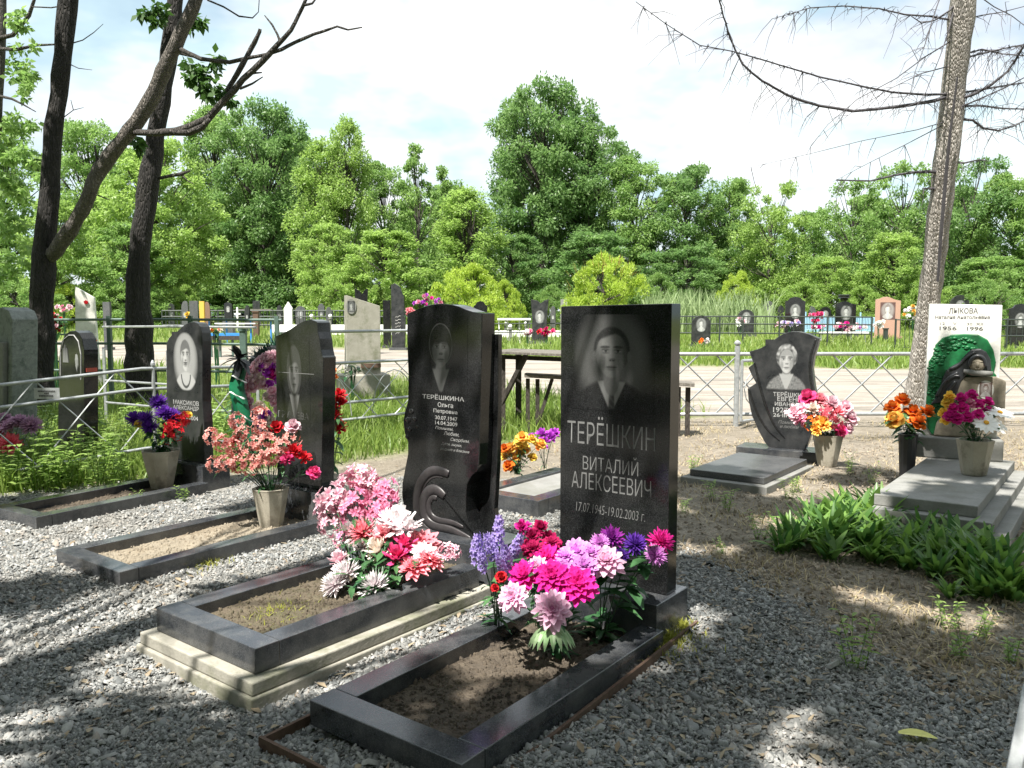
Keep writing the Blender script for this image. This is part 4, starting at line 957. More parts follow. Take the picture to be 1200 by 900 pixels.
for i in range(20):
    t_ = 1.6+i*.17; p_ = wpt(t_, .85)+Vector((.03, -.06, 0)); link('rose_bloom', rnd.choice(FL['rose']), wr_, p_, Vector((-.2, -1, .3)).to_track_quat('Z', 'Y'), .062, PC['azalea'])
for i in range(46):
    t_ = rnd.uniform(0, 2*PI); s = .85*rnd.random()**.5; p_ = wpt(t_, s)+Vector((.05, -.05, .05)); cc_ = rnd.choice(['purple', 'magenta', 'azalea', 'cream', 'azalea'])
    link('rose_bloom', rnd.choice(FL['rose']), wr_, p_, Vector((rnd.uniform(-.5, .2), -1, .5)).to_track_quat('Z', 'Y'), rnd.uniform(.04, .055), PC[cc_])
RIB = plain('green_ribbon', (.01, .13, .06), .35, 0, .4); RIBW = plain('white_ribbon_print', (.75, .77, .74), .5)
def strip(name, pts, hw, m, root):
    pts = smooth_poly([Vector(p) for p in pts], 2); mb = MB(); vs = []; 
    for i, p_ in enumerate(pts):
        o_ = .012*math.sin(i*.9); vs += [p_+Vector((-hw, o_, -hw*.25)), p_+Vector((0, -o_-.008, 0)), p_+Vector((hw, o_, hw*.25))]
    mb.add(vs, [(i*3+k, i*3+k+1, i*3+k+4, i*3+k+3) for i in range(len(pts)-1) for k in range(2)])
    o = mb.build(name, m, root, smooth=True, fix=False); s_ = o.modifiers.new('t', 'SOLIDIFY'); s_.thickness = .002; return o
W = lambda px, py, d: P(px, py, d)-wr_.location
strip('green_ribbon', [W(281, 432, 6.45), W(277, 452, 6.42), W(281, 475, 6.4), W(290, 505, 6.4), W(302, 532, 6.42)], .06, RIB, wr_)
for a, b_ in (((272, 440), (289, 449)), ((269, 459), (287, 468)), ((284, 487), (297, 495))):
    strip('ribbon_band', [W(a[0], a[1], 6.37), W((a[0]+b_[0])/2, (a[1]+b_[1])/2, 6.36), W(b_[0], b_[1], 6.37)], .006, RIBW, wr_)
mb = MB()
for k in range(16):
    a = rnd.uniform(0, 6.28); blade(mb, W(280, 421, 6.44), Vector((math.cos(a), -.35, math.sin(a))), rnd.uniform(.1, .17), .07, .8, n=4)
mb.build('dark_bow', HOOD, wr_, fix=False)
# ---------------------------------------------------------------- fences
def tri(x): return 2*abs(x-math.floor(x+.5))
def fence(label, pts, zlo, zhi, pitch, m, post_at=None, post_r=.03, post_top=.1, rail_r=.02, bar_r=.009, lattice=True, rails=None, group='silver tube fences', ztop_pts=None, arcs=False):
    """pts: ground points of the fence line; lattice of crossing bars between the rails"""
    base = Vector(pts[0]); root = thing('lattice_fence', label, 'fence', base, 0, group)
    q = [Vector(p)-base for p in pts]
    rl = rails or [zlo, zhi]
    for z in rl: MB().tube([p+Vector((0, 0, z)) for p in q], rail_r, 8).build('rail', m, root, smooth=True, fix=False)
    tot = 0; segs = []
    for a, b_ in zip(q, q[1:]): segs.append((a, b_, tot, (b_-a).length)); tot += (b_-a).length
    def at(s):
        for a, b_, t0, l in segs:
            if s <= t0+l+1e-6: return a.lerp(b_, max(0, (s-t0))/l)
        return segs[-1][1]
    if lattice:
        mb = MB(); n = int(tot/pitch)+1; h = zhi-zlo; run = pitch*lattice if lattice is not True else pitch
        for i in range(-2, n+1):
            for sg, off in ((1, -.006), (-1, .006)):
                s0, s1 = i*pitch, i*pitch+run
                if sg < 0: s0, s1 = s1, s0
                za, zb = zlo, zhi
                if min(s0, s1) < 0 or max(s0, s1) > tot: continue
                mb.tube([at(s0)+Vector((0, off, za)), at(s1)+Vector((0, off, zb))], bar_r, 4)
        mb.build('lattice', m, root, fix=False)
    if arcs:
        mb = MB(); n = int(tot/1.0)
        for i in range(n):
            c = at(i*1.0+.5); d = (at(i*1.0+.51)-at(i*1.0+.49)).normalized()
            mb.tube([c+d*(.33*math.cos(t*PI/10))+Vector((0, 0, zlo+.05+.5*math.sin(t*PI/10))) for t in range(11)], .007, 4)
        mb.build('arch_bars', m, root, fix=False)
    for s in (post_at or []):
        p = at(s); mb = MB().lathe([(post_r, -.05), (post_r, zhi+post_top), (post_r*.6, zhi+post_top+.005), (post_r*1.25, zhi+post_top+.03), (post_r*1.2, zhi+post_top+.05), (post_r*.4, zhi+post_top+.075)], 10, p)
        mb.build('post', m, root, smooth=False)
    return root
fence('silver fence of crossing bars along the sandy track, behind the curved headstone', [G(700, 500), G(863, 500), P(1010, 500, 10.5).xy.to_3d(), P(1300, 500, 10.55).xy.to_3d()], .16, .935, .5, METAL, post_at=[1.78, 4.4, 6.6], post_r=.035, lattice=1.6, bar_r=.011, rail_r=.024)
ga = thing('fence_gate', 'narrow silver gate frame standing ajar behind the curved headstone', 'gate', P(868, 497, 10.2).xy.to_3d(), 0)
mb = MB(); q = [Vector((0, 0, .1)), Vector((0, 0, .86)), Vector((.6, .5, .86)), Vector((.6, .5, .1)), Vector((0, 0, .1))]
for a, b_ in zip(q, q[1:]): mb.tube([a, b_], .02, 7)
mb.build('frame', METAL, ga, fix=False)
mb = MB(); mb.tube([Vector((.3+.25*math.cos(t*.524), .25+.2*math.cos(t*.524), .5+.25*math.sin(t*.524))) for t in range(13)], .008, 5)
mb.build('ring_bar', METAL, ga, fix=False)
fa = [P(-60, 560, 6.25), P(0, 557, 6.5), P(170, 530, 7.2), P(345, 505, 8.3)]
fence('silver lattice fence sagging behind the leftmost grave, small plate wired to its rail', [Vector((p.x, p.y, z)) for p, z in zip(fa, (-.0, .0, .09, .05))], .15, .86, .62, METAL, post_at=[1.55, 3.3], post_r=.016, post_top=.0, lattice=1.0, bar_r=.0065, rails=[.15, .68, .86], rail_r=.015)
tg = thing('fence_plate', 'small pale metal plate with worn dark lettering hung on the lattice fence', 'plate', P(55, 461, 6.6))
pw, ph = 30*6.6/F, 13*6.6/F
MB().box((0, 0, 0), (pw, .004, ph)).build('plate', METAL, tg); mb = MB()
for zz, w_ in ((.018, .7), (0, .2), (-.02, .62)):
    for i in range(int(w_*16)): mb.box((-w_*pw/2+i*pw/16+.006, -.004, zz), (pw/22, .002, .012))
mb.build('worn_marks', DARKLET, tg)
fb = [P(382, 497, 9.2), P(480, 484, 10.1)]
f2 = [Vector((p.x, p.y, 0)) for p in (P(330, 497, 8.9), P(382, 497, 9.2), P(490, 484, 10.2), P(575, 484, 10.6))]
fence('middle fence with four rails and crossing rods, between the stepped and the scroll headstones', f2, .22, .88, .5, METAL, post_at=[0.02, 2.9], post_r=.025, lattice=1.5, bar_r=.007, rails=[.22, .42, .88, 1.24], rail_r=.018, arcs=True)
def rail_fence(label, pts, rails, m, posts=(), group='dark enclosure fences', r=.02, pr=.03, pickets=0, ph=1.0, pk0=.1, pkr=.008):
    base = Vector(pts[0]); root = thing('rail_fence', label, 'fence', base, 0, group); q = [Vector(p)-base for p in pts]
    for z in rails: MB().tube([p+Vector((0, 0, z)) for p in q], r, 6).build('rail', m, root, fix=False)
    for t_ in posts:
        i = min(int(t_*(len(q)-1)), len(q)-2); p = q[i].lerp(q[i+1], t_*(len(q)-1)-i)
        MB().box((p.x, p.y, p.z+ph/2-.04), (pr*2, pr*2, ph+.08)).build('post', m, root)
    if pickets:
        mb = MB()
        for k in range(pickets):
            t_ = k/(pickets-1)*.9999; i = int(t_*(len(q)-1)); p = q[i].lerp(q[i+1], t_*(len(q)-1)-i)
            mb.box((p.x, p.y, p.z+(pk0+rails[-1])/2), (pkr*2, pkr*2, rails[-1]-pk0))
        mb.build('pickets', m, root)
    return root
def gp(px, d):
    d = d*1.22 if d > 25 else d; p = P(px, 372, d); return Vector((p.x, p.y, terr(p.x, p.y)))
rail_fence('blue grey two rail fence behind the small round topped stone and the white obelisk', [gp(35, 13.2), gp(190, 13), gp(330, 12.6)], (.55, .98, 1.36), METALG, (.06, .3, .62, .98), ph=1.42, r=.022)
rail_fence('thin silver rails crossing in front of the two dark left trunks', [gp(120, 10.4), gp(195, 9.6), gp(300, 9.2)], (.32, .6, 1.28), METAL, (.0, .5, 1.0), r=.014, pr=.015, ph=1.0)
rail_fence('dark three rail fence beyond the track, left of the leaning trunk', [gp(790, 30), gp(880, 29.5), gp(1022, 29)], (.55, .95, 1.28), METALD, (.0, .12, .3, .45, .62, .82, 1.0), ph=1.3, r=.03, pickets=26, pk0=.5, pkr=.012)
rail_fence('dark square gate panel in the far fence beside the pink headstone', [gp(1050, 27.5), gp(1078, 27.2)], (.1, 1.22), METALD, (0, 1.0), ph=1.26, r=.025, pickets=6)
rail_fence('far dark fence showing right of the whitewashed headstone', [gp(1172, 27), gp(1260, 27)], (.6, 1.0, 1.25), METALD, (.1, .5, 1.0), ph=1.3, r=.03, pickets=14)
rail_fence('pale blue picket fence around the far graves behind the pink wreaths', [gp(944, 37), gp(1030, 36.5)], (.2, .9), LBLUE, (0, .25, .5, .75, 1), ph=1.2, r=.03, pickets=48, pkr=.025)
rail_fence('dark low far fence before the yellow green bush by the scroll headstone', [gp(575, 31), gp(660, 31)], (.5, .9), METALD, (0, .5, 1.0), ph=1.0, r=.025, pickets=20)
rail_fence('dark long fence behind the blue benches at the wood edge', [gp(190, 40), gp(320, 40), gp(460, 40)], (.3, .8, 1.15), METALD, (0, .25, .5, .75, 1), ph=1.2, r=.04, pickets=60, pkr=.02)
rail_fence('grey green slim fence left of the white obelisk', [gp(-20, 16), gp(95, 17)], (.5, 1.05), METALG, (0, .5, 1.0), ph=1.1)
# ---------------------------------------------------------------- table and bench of weathered boards
tb = thing('wooden_table', 'weathered board table with diagonal brace seen between the two tallest headstones', 'table', (0, 0, 0))
A = P(574, 410, 10.0); B = P(710, 417, 9.3); ZT = .98
tl = Vector((A.x, A.y, ZT)); tr_ = Vector((B.x, B.y, ZT-.02)); dp = Vector((.25, .62, 0))
for i in range(4):
    a = tl+dp*(i/3.0); b_ = tr_+dp*(i/3.0); MB().bar(a, b_, .19, .032).build('board', WOOD, tb, bevel=.004)
for t_ in (.1, .9):
    for e in (0, 1):
        p = tl.lerp(tr_, t_)+dp*(.08+.8*e); MB().box((p.x, p.y, (ZT-.02)/2-.03), (.075, .075, ZT-.02)).build('leg', WOODD, tb)
p = tl.lerp(tr_, .33); q_ = tl.lerp(tr_, .02); MB().bar((p.x, p.y+.05, ZT-.03), (q_.x, q_.y+.05, .12), .06, .05).build('brace', WOODD, tb)
MB().bar(tl+Vector((.05, .3, -.07)), tr_+Vector((0, .3, -.07)), .07, .05).build('apron', WOODD, tb)
bn = thing('wooden_bench', 'narrow weathered bench running behind the plain rectangular headstone', 'bench', (0, 0, 0))
a = P(613, 437, 9.9); b_ = P(811, 447, 9.5); a = Vector((a.x, a.y, .70)); b_ = Vector((b_.x, b_.y, .62))
for i in range(2): MB().bar(a+Vector((.03, i*.15, 0)), b_+Vector((.03, i*.15, 0)), .14, .04).build('plank', WOOD, bn, bevel=.004)
for t_ in (.03, .09, .93, .985):
    p = a.lerp(b_, t_); MB().box((p.x, p.y+.07, p.z/2-.03), (.05, .05, p.z-.02)).build('leg', WOODD, bn)
p = a.lerp(b_, .18); q_ = a.lerp(b_, .1); MB().bar((p.x, p.y+.08, p.z-.03), (q_.x, q_.y+.08, .15), .04).build('brace', WOODD, bn)
for (nm, lab, px0, px1, d, zt_, top, m_) in (('blue_bench', 'bright blue bench with pale seat far off at the left', 240, 319, 27, .0, 375, BLUE), ('blue_table', 'low blue topped table with brown apron behind the necklace portrait stone', 243, 284, 20.5, .0, 392, BLUE),
        ('wood_table', 'pale board table far off before the dark fence', 276, 318, 37, 0, 363, WOOD), ('white_table', 'white table with baluster legs right of the wavy headstone', 583, 622, 27, 0, 374, WHITE), ('dark_table', 'dark far table among the graves left of the pink headstone', 1008, 1028, 38, 0, 361.5, METALD), ('white_bench', 'low white bench before the pink flower heaps', 962, 1018, 27.5, 0, 390, WHITE)):
    d = d*1.4; L0 = P(px0, top, d); R0 = P(px1, top, d); g0 = terr(L0.x, d); zz = L0.z
    r_ = thing(nm, lab, 'table' if 'table' in nm else 'bench', (L0.x, d, g0)); wdt = R0.x-L0.x
    MB().box((wdt/2, .2, zz-g0), (wdt, .45, .09)).build('top', m_, r_)
    if nm == 'blue_bench': MB().box((wdt*.45, .15, zz-g0-.16), (wdt*.6, .4, .05)).build('seat', WHITE, r_)
    if nm == 'blue_table': MB().box((wdt/2, -.02, zz-g0-.12), (wdt, .03, .14)).build('apron', WOODD, r_)
    for x in (.04, .3, .66, .96): MB().box((wdt*x, .2, (zz-g0)/2-.05), (.07, .07, zz-g0)).build('leg', m_ if nm != 'blue_table' else METALG, r_)
# ---------------------------------------------------------------- headstones further off
def profile(kind, w, h):
    k = w/2
    if kind == 'arch': return [(-k, 0), (k, 0), (k, h*.72)]+[(k*math.cos(i*PI/10), h*.72+h*.28*math.sin(i*PI/10)) for i in range(1, 10)]+[(-k, h*.72)]
    if kind == 'rect': return [(-k, 0), (k, 0), (k, h), (-k, h)]
    if kind == 'wave': return [(-k, 0), (k, 0), (k, h*.9), (k*.8, h*.905), (k*.5, h*.93), (k*.2, h*.975), (-.1*k, h), (-.4*k, h*.99), (-.7*k, h*.95), (-k, h*.93)]
    if kind == 'sail': return [(-k*.9, 0), (k*.9, 0), (k, h*.45), (k*.8, h*.78), (k*.2, h*.95), (-k*.5, h), (-k*.95, h*.97), (-k, h*.4)]
    if kind == 'shoulder': return [(-k, 0), (k, 0), (k, h*.88), (k*.72, h*.9), (k*.5, h*.97), (0, h), (-k*.5, h*.97), (-k*.72, h*.9), (-k, h*.88)]
    if kind == 'point': return [(-k, 0), (k, 0), (k, h*.75), (0, h), (-k, h*.75)]
    if kind == 'slant': return [(-k, 0), (k, 0), (k, h*.9), (-k*.95, h)]
    if kind == 'horn': return [(-k*.9, 0), (k*.9, 0), (k*.8, h*.5), (k, h), (k*.5, h*.97), (k*.1, h*.9), (-k*.3, h*.97), (-k, h), (-k*.85, h*.5)]
PS = [dict(hair='short', hairv=.1, skin=.75, cloth=.25, wear='suit', halo=.2), dict(hair='bob', hairv=.2, skin=.8, cloth=.5, wear='vneck', halo=.35), dict(hair='curly', hairv=.4, skin=.8, cloth=.5, wear='vneck', halo=.0)]
WHT = None
fi = 0
def far_stone(px, yt, yb, wpx, d, kind, m, label, por=True, rot=.0, plinth=True, th=.12, name='headstone', text=0):
    global fi
    d = d*1.38 if d > 20 else d; top = P(px, yt, d); g = terr(top.x, d); w_ = wpx*d/F
    zb = P(px, yb, d).z if yb else g
    root = thing(name, label, 'headstone', (top.x, d, g-.03), rot, 'headstones beyond the track' if d > 20 else None)
    z0 = max(.14, zb-g) if plinth else 0
    h = top.z-g-z0
    MB().prism([(x, z+z0) for x, z in profile(kind, w_, h)], 0, th).build('slab', m, root, bevel=.006)
    if plinth: MB().box((0, th/2, z0/2-.02), (w_*1.25, th*2.4, z0+.04-.002)).build('plinth', GREYG if m is not PINKG else PINKG, root)
    if por:
        s = dict(PS[fi % 3]); s['oval'] = 1; s['halo'] = .3; fi += 1; pw = w_*.6
        portrait(root, -pw/2, pw/2, z0+h*.42, z0+h*.42+pw*1.25, -.003, s, m, 22, 28)
    return root
FAR = [
 (216, 352, 0, 9, 34, 'arch', GREYG, 'grey arched stone far left, left of two plain ones', True), (226.5, 352, 0, 10, 35, 'rect', GREYG, 'plain grey rectangular stone beside the orange one far left', False),
 (236, 352.5, 0, 6, 34, 'rect', plain('ochre_paint', (.6, .36, .06), .6), 'small ochre yellow slab among the grey stones far left', False), (242, 353, 0, 7, 35, 'arch', plain('brown_stone', (.2, .12, .08), .6), 'small brown stone right of the ochre slab', False),
 (267, 353.5, 374, 10, 30, 'wave', BLACK, 'black stone with white portrait above the blue bench', True), (351.5, 358, 0, 13, 36, 'arch', GREYG, 'low wide dark arch with pale oval at the wood edge', True),
 (337, 353, 0, 11, 35, 'point', WHITEP, 'small white pointed stone at the wood edge', False), (376, 355, 0, 8, 36, 'shoulder', GREYG, 'small grey stone left of the leaning concrete stele', True), (327, 357, 0, 7, 36, 'arch', MUTED, 'tiny dark stone just left of the white pointed one', True),
 (466, 331, 0, 17, 24, 'sail', MUTED, 'tall slim black stone curved like a sail, white script across it', False), (453, 351, 0, 9, 25, 'rect', BLACK, 'short black block beside the sail shaped stone', False), (423, 337, 0, 15, 22, 'horn', BLACK, 'black top of a stone rising behind the leaning concrete stele', False),
 (563, 352, 0, 16, 28, 'shoulder', BLACK, 'black portrait stone just behind the wavy headstone top', True), (632.5, 350, 0, 21, 27, 'horn', MUTED, 'black stone with horned top and portrait, red roses at its foot', True), (661, 350, 0, 8, 33, 'rect', CONC2, 'thin grey slab at the left top corner of the plain rectangular headstone', False),
 (822, 369, 0, 22, 26, 'arch', MUTED, 'brown black arched stone inside the far dark fence, orange and white flowers below', True), (875, 362, 0, 19, 31, 'arch', MUTED, 'squat black arched stone with white flowers on its left side', True), (901, 352, 0, 13, 37, 'arch', GREYG, 'faint grey stone in the reeds left of the upright portrait stone', True),
 (932.5, 347, 0, 23, 31, 'shoulder', BLACK, 'upright black stone with portrait of a man, above the curved headstone', True), (967.5, 359, 0, 13, 36, 'arch', BLACK, 'small black arch with pale oval right of the red flower ball', True), (992, 352, 0, 24, 31, 'wave', BLACK, 'black wavy stone with grey portrait of a woman and dark vase on top', True),
 (1041, 347, 0, 27, 30, 'wave', PINKG, 'pink granite stone with white portrait left of the leaning trunk', True), (1126, 345, 0, 24, 34, 'arch', MUTED, 'dark stone top over the left part of the whitewashed headstone', True), (1150, 347, 0, 22, 33, 'shoulder', BLACK, 'dark stone top over the right part of the whitewashed headstone', True),
 (1197, 355, 0, 24, 25, 'shoulder', BLACK, 'black stone with white portrait cut by the right edge of the picture', True), (124, 353, 0, 9, 24, 'rect', GREYG, 'narrow grey stone with pale plate right of the white obelisk', True), (200, 355, 0, 8, 37, 'arch', MUTED, 'small dark stone far off right of the second dark trunk', True), (300, 352, 0, 8, 41, 'rect', MUTED, 'small dark slab far off against the trees behind the rusty post', False),
 (1093, 352, 0, 14, 36, 'arch', MUTED, 'dark far stone half hidden by the leaning trunk', False), (396, 357, 0, 9, 37, 'arch', GREYG, 'tiny grey arch far off just left of the leaning concrete stele', True),
]
for a in FAR: far_stone(*a, rot=rnd.uniform(-.35, .1))
for o in [o for o in COL.objects if o.get('label', '').startswith('tall slim black stone')]:
    mb = MB()
    for k in range(6): mb.tube([(-.12+i*.045, -.004, 1.35-k*.13+.02*math.sin(i*2+k)+i*.012) for i in range(6)], .007, 4)
    mb.build('script_marks', WHITEP, o, fix=False)
for o in [o for o in COL.objects if o.get('label', '').startswith('pink granite stone')]:
    sl_ = [c for c in o.children if c.name.startswith('engraved')][0]
    sl_.data.materials[0] = PINKW = granite('pink_granite_inlay', (.1, .05, .045), rough=.3, etch=True)
vz = thing('stone_urn', 'dark squat urn shape on top of the black wavy stone', 'urn', P(989, 352, 31.05*1.38))
MB().lathe([(.17, -.03), (.2, .08), (.31, .13), (.28, .18), (.33, .26), (.26, .3)], 12).build('body', BLACK, vz)
# grey leaning concrete stele, white obelisk, small left stones
st = far_stone(425, 344, 445, 40, 14.2, 'slant', CONC, 'tall weathered concrete stele with oval portrait, leaning behind the middle fence', False, rot=.32, plinth=False, th=.3)
MB().box((0, .12, .22), (.86, .66, .46)).build('footing', CONC, st, bevel=.02)
mb = MB().prism([(-.2+.085*math.cos(i*.349), 1.62+.13*math.sin(i*.349)) for i in range(18)], -.014, .004); mb.build('oval_frame', CONC2, st)
portrait(st, -.26, -.14, 1.53, 1.71, -.016, PS[0], MUTED, 14, 18)
MB().box((.12, -.03, .6), (.34, .06, .07)).build('rusty_shelf', RUST, st)
ob = thing('white_obelisk', 'tapered whitewashed obelisk with slanted tip, between the two dark left trunks', 'obelisk', P(104, 440, 17).xy.to_3d(), .35)
hz = P(95, 336, 17).z
mb = MB(); vs = [(-.23, -.14, 0), (.23, -.14, 0), (.23, .14, 0), (-.23, .14, 0), (-.17, -.1, hz), (.17, -.1, hz-.22), (.17, .1, hz-.22), (-.17, .1, hz)]
mb.add(vs, [(3, 2, 1, 0), (4, 5, 6, 7), (0, 1, 5, 4), (1, 2, 6, 5), (2, 3, 7, 6), (3, 0, 4, 7)]); mb.build('shaft', WHITEP, ob, bevel=.01)
MB().box((0, 0, .12), (.62, .45, .26)).build('base', WHITEP, ob, bevel=.01)
MB().prism([(.02+.045*math.cos(i*PI/2.5+PI/2), hz-.32+.045*math.sin(i*PI/2.5+PI/2)) for i in range(5)], -.135, -.112).build('red_star', PC['red'], ob)
s5 = thing('headstone', 'small round topped dark stone with carved dome picture behind the lattice fence', 'headstone', P(85, 548, 7.55).xy.to_3d(), -.62)
o_ = [face_pt(s5, px, py, 0) for px, py in ((68, 560), (69, 420), (71, 403), (76, 392), (82, 388), (88, 387.5), (92, 390), (96, 397), (98.5, 410), (99, 560))]
MB().prism([(x, max(0, z)) for x, z in o_], 0, .13).build('slab', BLACK, s5, bevel=.004)
ring = [face_pt(s5, px, py, 0) for px, py in ((71, 440), (71, 412), (75, 398), (81, 393), (87, 393), (92, 400), (95, 415), (95, 445))]
MB().tube([(x, -.002, z) for x, z in ring], .006, 5).build('carved_border', LET, s5, fix=False)
mb = MB()
x, z = face_pt(s5, 78, 412, 0); 
for k in range(3): mb.tube([(x-.06+.03*k, -.002, z-.1), (x-.05+.03*k, -.002, z+.03+.03*(k == 1)), (x-.04+.03*k, -.002, z-.1)], .007, 5)
x2, z2 = face_pt(s5, 90, 425, 0); mb.ball((x2, 0, z2), .05, 8, (.5, .2, 1.6), .2)
mb.build('carved_dome', plain('carving_grey', (.2, .21, .2), .8), s5)
x, z = face_pt(s5, 99, 434, 0); MB().box((x+.002, .065, z), (.01, .1, .035)).build('red_patch', plain('red_paint', (.3, .05, .03), .6), s5)
s6 = thing('headstone', 'speckled grey concrete stone with stepped front at the left edge of the picture', 'headstone', P(8, 520, 7.9).xy.to_3d(), -.6)
o_ = [face_pt(s6, px, py, 0) for px, py in ((-26, 560), (-26, 366), (2, 360), (10, 364), (14, 374), (14, 560))]
SPECK = stone_mat('speckled_concrete', (.16, .18, .17), (.26, .28, .265), 30, .85, .5, .005, (.09, .11, .1), 90)
MB().prism([(x, max(0, z)) for x, z in o_], 0, .24).build('slab', SPECK, s6, bevel=.01)
o2 = [face_pt(s6, px, py, 0) for px, py in ((-26, 560), (-26, 402), (10, 401), (10, 560))]
MB().prism([(x, max(0, z)) for x, z in o2], -.05, -.001).build('front_panel', CONC2, s6, bevel=.01)
# white ledgers, posts with ball tops, cross
for i, (x0, x1, y0, d, lab) in enumerate(((318, 480, 382, 26, 'long white ledger slab far off behind the stepped headstone'), (580, 657, 389, 25, 'white kerb in the grass between the two tallest headstones'), (940, 960, 391, 28, 'short white kerb near the right end of the curved headstone'), (1002, 1050, 385, 29, 'pale slab under the pink granite stone'))):
    d = d*1.7; a = P(x0, y0, d); b_ = P(x1, y0, d); g = terr(a.x, d); r_ = thing('white_kerb', lab, 'kerb', (a.x, d, g))
    MB().box(((b_.x-a.x)/2, .3, (a.z-g)/2), (b_.x-a.x, .6, max(.1, a.z-g+.12))).build('block', WHITE, r_, bevel=.01)
for i, (px, d, yt, lab) in enumerate(((365, 25, 368, 'leftmost'), (387, 25.2, 368, 'second'), (437, 25, 369, 'third'), (456, 24.5, 368, 'fourth'), (462, 26, 367, 'fifth'), (598, 24, 380, 'stout one between the tallest headstones'), (592, 27, 377, 'thin one left of the stout'), (616, 27, 377, 'thin one at the horned stone'))):
    d = d*1.66; t_ = P(px, yt, d); g = terr(t_.x, d); r_ = thing('kerb_post', ('%s of the low white ball topped posts beyond the track' % lab) if i < 5 else 'low ball topped white post, '+lab, 'post', (t_.x, d, g), 0, 'ball topped kerb posts')
    h = t_.z-g; rr = .09 if i != 5 else .13
    MB().lathe([(rr*.6, -.05), (rr*.6, h-.26), (rr, h-.25), (rr, h-.21), (rr*.5, h-.2)], 10).build('shaft', CONC2, r_); MB().ball((0, 0, h-.1), .1, 10).build('ball', WHITE, r_, smooth=True)
t_ = P(278, 360, 48); g = terr(t_.x, 48); cr = thing('white_cross', 'small white cross far off right of the portrait stone above the blue bench', 'cross', (t_.x, 48, g))
h = t_.z-g; MB().box((0, 0, h/2), (.09, .06, h)).build('upright', WHITE, cr); MB().box((0, -.002, h*.72), (.36, .055, .09)).build('arm', WHITE, cr)
for px, yt, d, wpx, m_, lab in ((300, 366, 30, 6, RUST, 'rusty post with brown cap at the blue bench'), (285, 388, 12.6, 7, METALG, 'grey green square fence post above the funeral wreath'), (1038, 386, 27, 4, METALD, 'short grey post in the grass below the pink granite stone'), (703, 300, 46, 0, None, '')):
    if not m_: continue
    d = d*1.4 if d > 20 else d
    t_ = P(px, yt, d); g = terr(t_.x, d); r_ = thing('square_post', lab, 'post', (t_.x, d, g)); h = t_.z-g; w_ = wpx*d/F
    MB().box((0, 0, h/2-.04), (w_, w_, h+.08)).build('shaft', m_, r_); MB().box((0, 0, h+.03), (w_*1.3, w_*1.3, .06)).build('cap', m_, r_)
# heaps of artificial flowers far off
def far_flowers(px, py, d, rx, ry, cols, label, n=14, group='flower heaps on far graves'):
    d = d*1.36 if d > 20 else d; c = P(px, py, d); g = terr(c.x, d); root = thing('flower_heap', label, 'flowers', (c.x, d, g), 0, group); lf = MB()
    for i in range(n):
        a, r = rnd.uniform(0, 6.28), rnd.random()**.5
        p = Vector((math.cos(a)*r*rx*d/F, rnd.uniform(-.1, .1), c.z-g+math.sin(a)*r*ry*d/F))
        link('bloom', rnd.choice(FL['carn']), root, p, Vector((rnd.uniform(-.5, .5), -1, .5)).to_track_quat('Z', 'Y'), rnd.uniform(2.2, 3.6)*d/F, PC[rnd.choice(cols)])
        blade(lf, p+Vector((0, .05, 0)), (rnd.uniform(-1, 1), rnd.uniform(-1, .2), rnd.uniform(-.4, .6)), .2, .06)
    for k in range(5): lf.tube([(rnd.uniform(-.05, .05), 0, 0), (rnd.uniform(-.1, .1)*rx*.1, 0, c.z-g)], .012, 4)
    lf.build('foliage', PLEAF, root, fix=False)
far_flowers(501, 353, 22, 17, 7, ['purple', 'magenta', 'pinkviolet', 'rosepink'], 'purple and pink flowers above the wavy headstone top', 20)
far_flowers(481, 366, 22, 7, 4, ['coral', 'rosepink'], 'coral flowers left of the wavy headstone', 7)
far_flowers(640, 389, 26, 9, 4, ['red', 'hotpink', 'crimson'], 'red roses at the foot of the horned black stone', 12)
far_flowers(618, 389, 26, 6, 3, ['azalea', 'white', 'rosepink'], 'pale pink roses left of the red ones', 8)
far_flowers(956, 371, 30, 8, 6, ['red', 'hotpink', 'rosepink'], 'ball of red and pink flowers left of the black wavy stone', 14)
far_flowers(995, 383, 28, 20, 4, ['magenta', 'purple', 'azalea', 'white', 'rosepink'], 'long heap of magenta and white flowers under the black wavy stone', 26)
far_flowers(960, 384, 28.5, 9, 4, ['azalea', 'white', 'magenta'], 'pink and white flowers right of the curved headstone', 12)
far_flowers(925, 380, 29, 18, 4, ['white', 'azalea', 'bright', 'lilac'], 'white and lilac flowers under the upright man portrait stone', 20)
far_flowers(868, 377, 30, 7, 5, ['white', 'bright', 'azalea'], 'white flowers left of the squat black arch', 10)
far_flowers(1030, 380, 29, 8, 4, ['white', 'bright', 'cream'], 'white flowers at the foot of the pink granite stone', 10)
far_flowers(1070, 366, 31, 10, 8, ['bright', 'white', 'yelloworange', 'bright'], 'white and yellow wreath left of the whitewashed headstone', 20)
far_flowers(825, 400, 25.5, 6, 3, ['orange', 'white', 'bright'], 'orange and white flowers under the arched stone in the far fence', 8)
far_flowers(65, 379, 14, 8, 11, ['red', 'red', 'azalea'], 'red and white flowers right behind the leftmost dark trunk', 26)
far_flowers(30, 370, 14, 5, 4, ['azalea', 'red'], 'pink flowers left of the leftmost dark trunk', 8)
far_flowers(75, 361, 30, 9, 4, ['azalea', 'cream', 'rosepink'], 'faded pink flowers far off left of the white obelisk', 12)
far_flowers(253, 386, 16, 6, 4, ['yelloworange', 'orange', 'cream'], 'orange flowers on the low blue topped table', 8)
far_flowers(109, 398, 15.5, 3, 1.5, ['yelloworange', 'orange'], 'small orange bloom before the white obelisk', 4)
far_flowers(412, 434, 13.4, 9, 8, ['bright', 'white'], 'white flowers at the foot of the leaning concrete stele', 12)
far_flowers(221, 370, 33, 3, 3, ['yelloworange', 'yellow'], 'yellow blooms before the grey far left stones', 4)

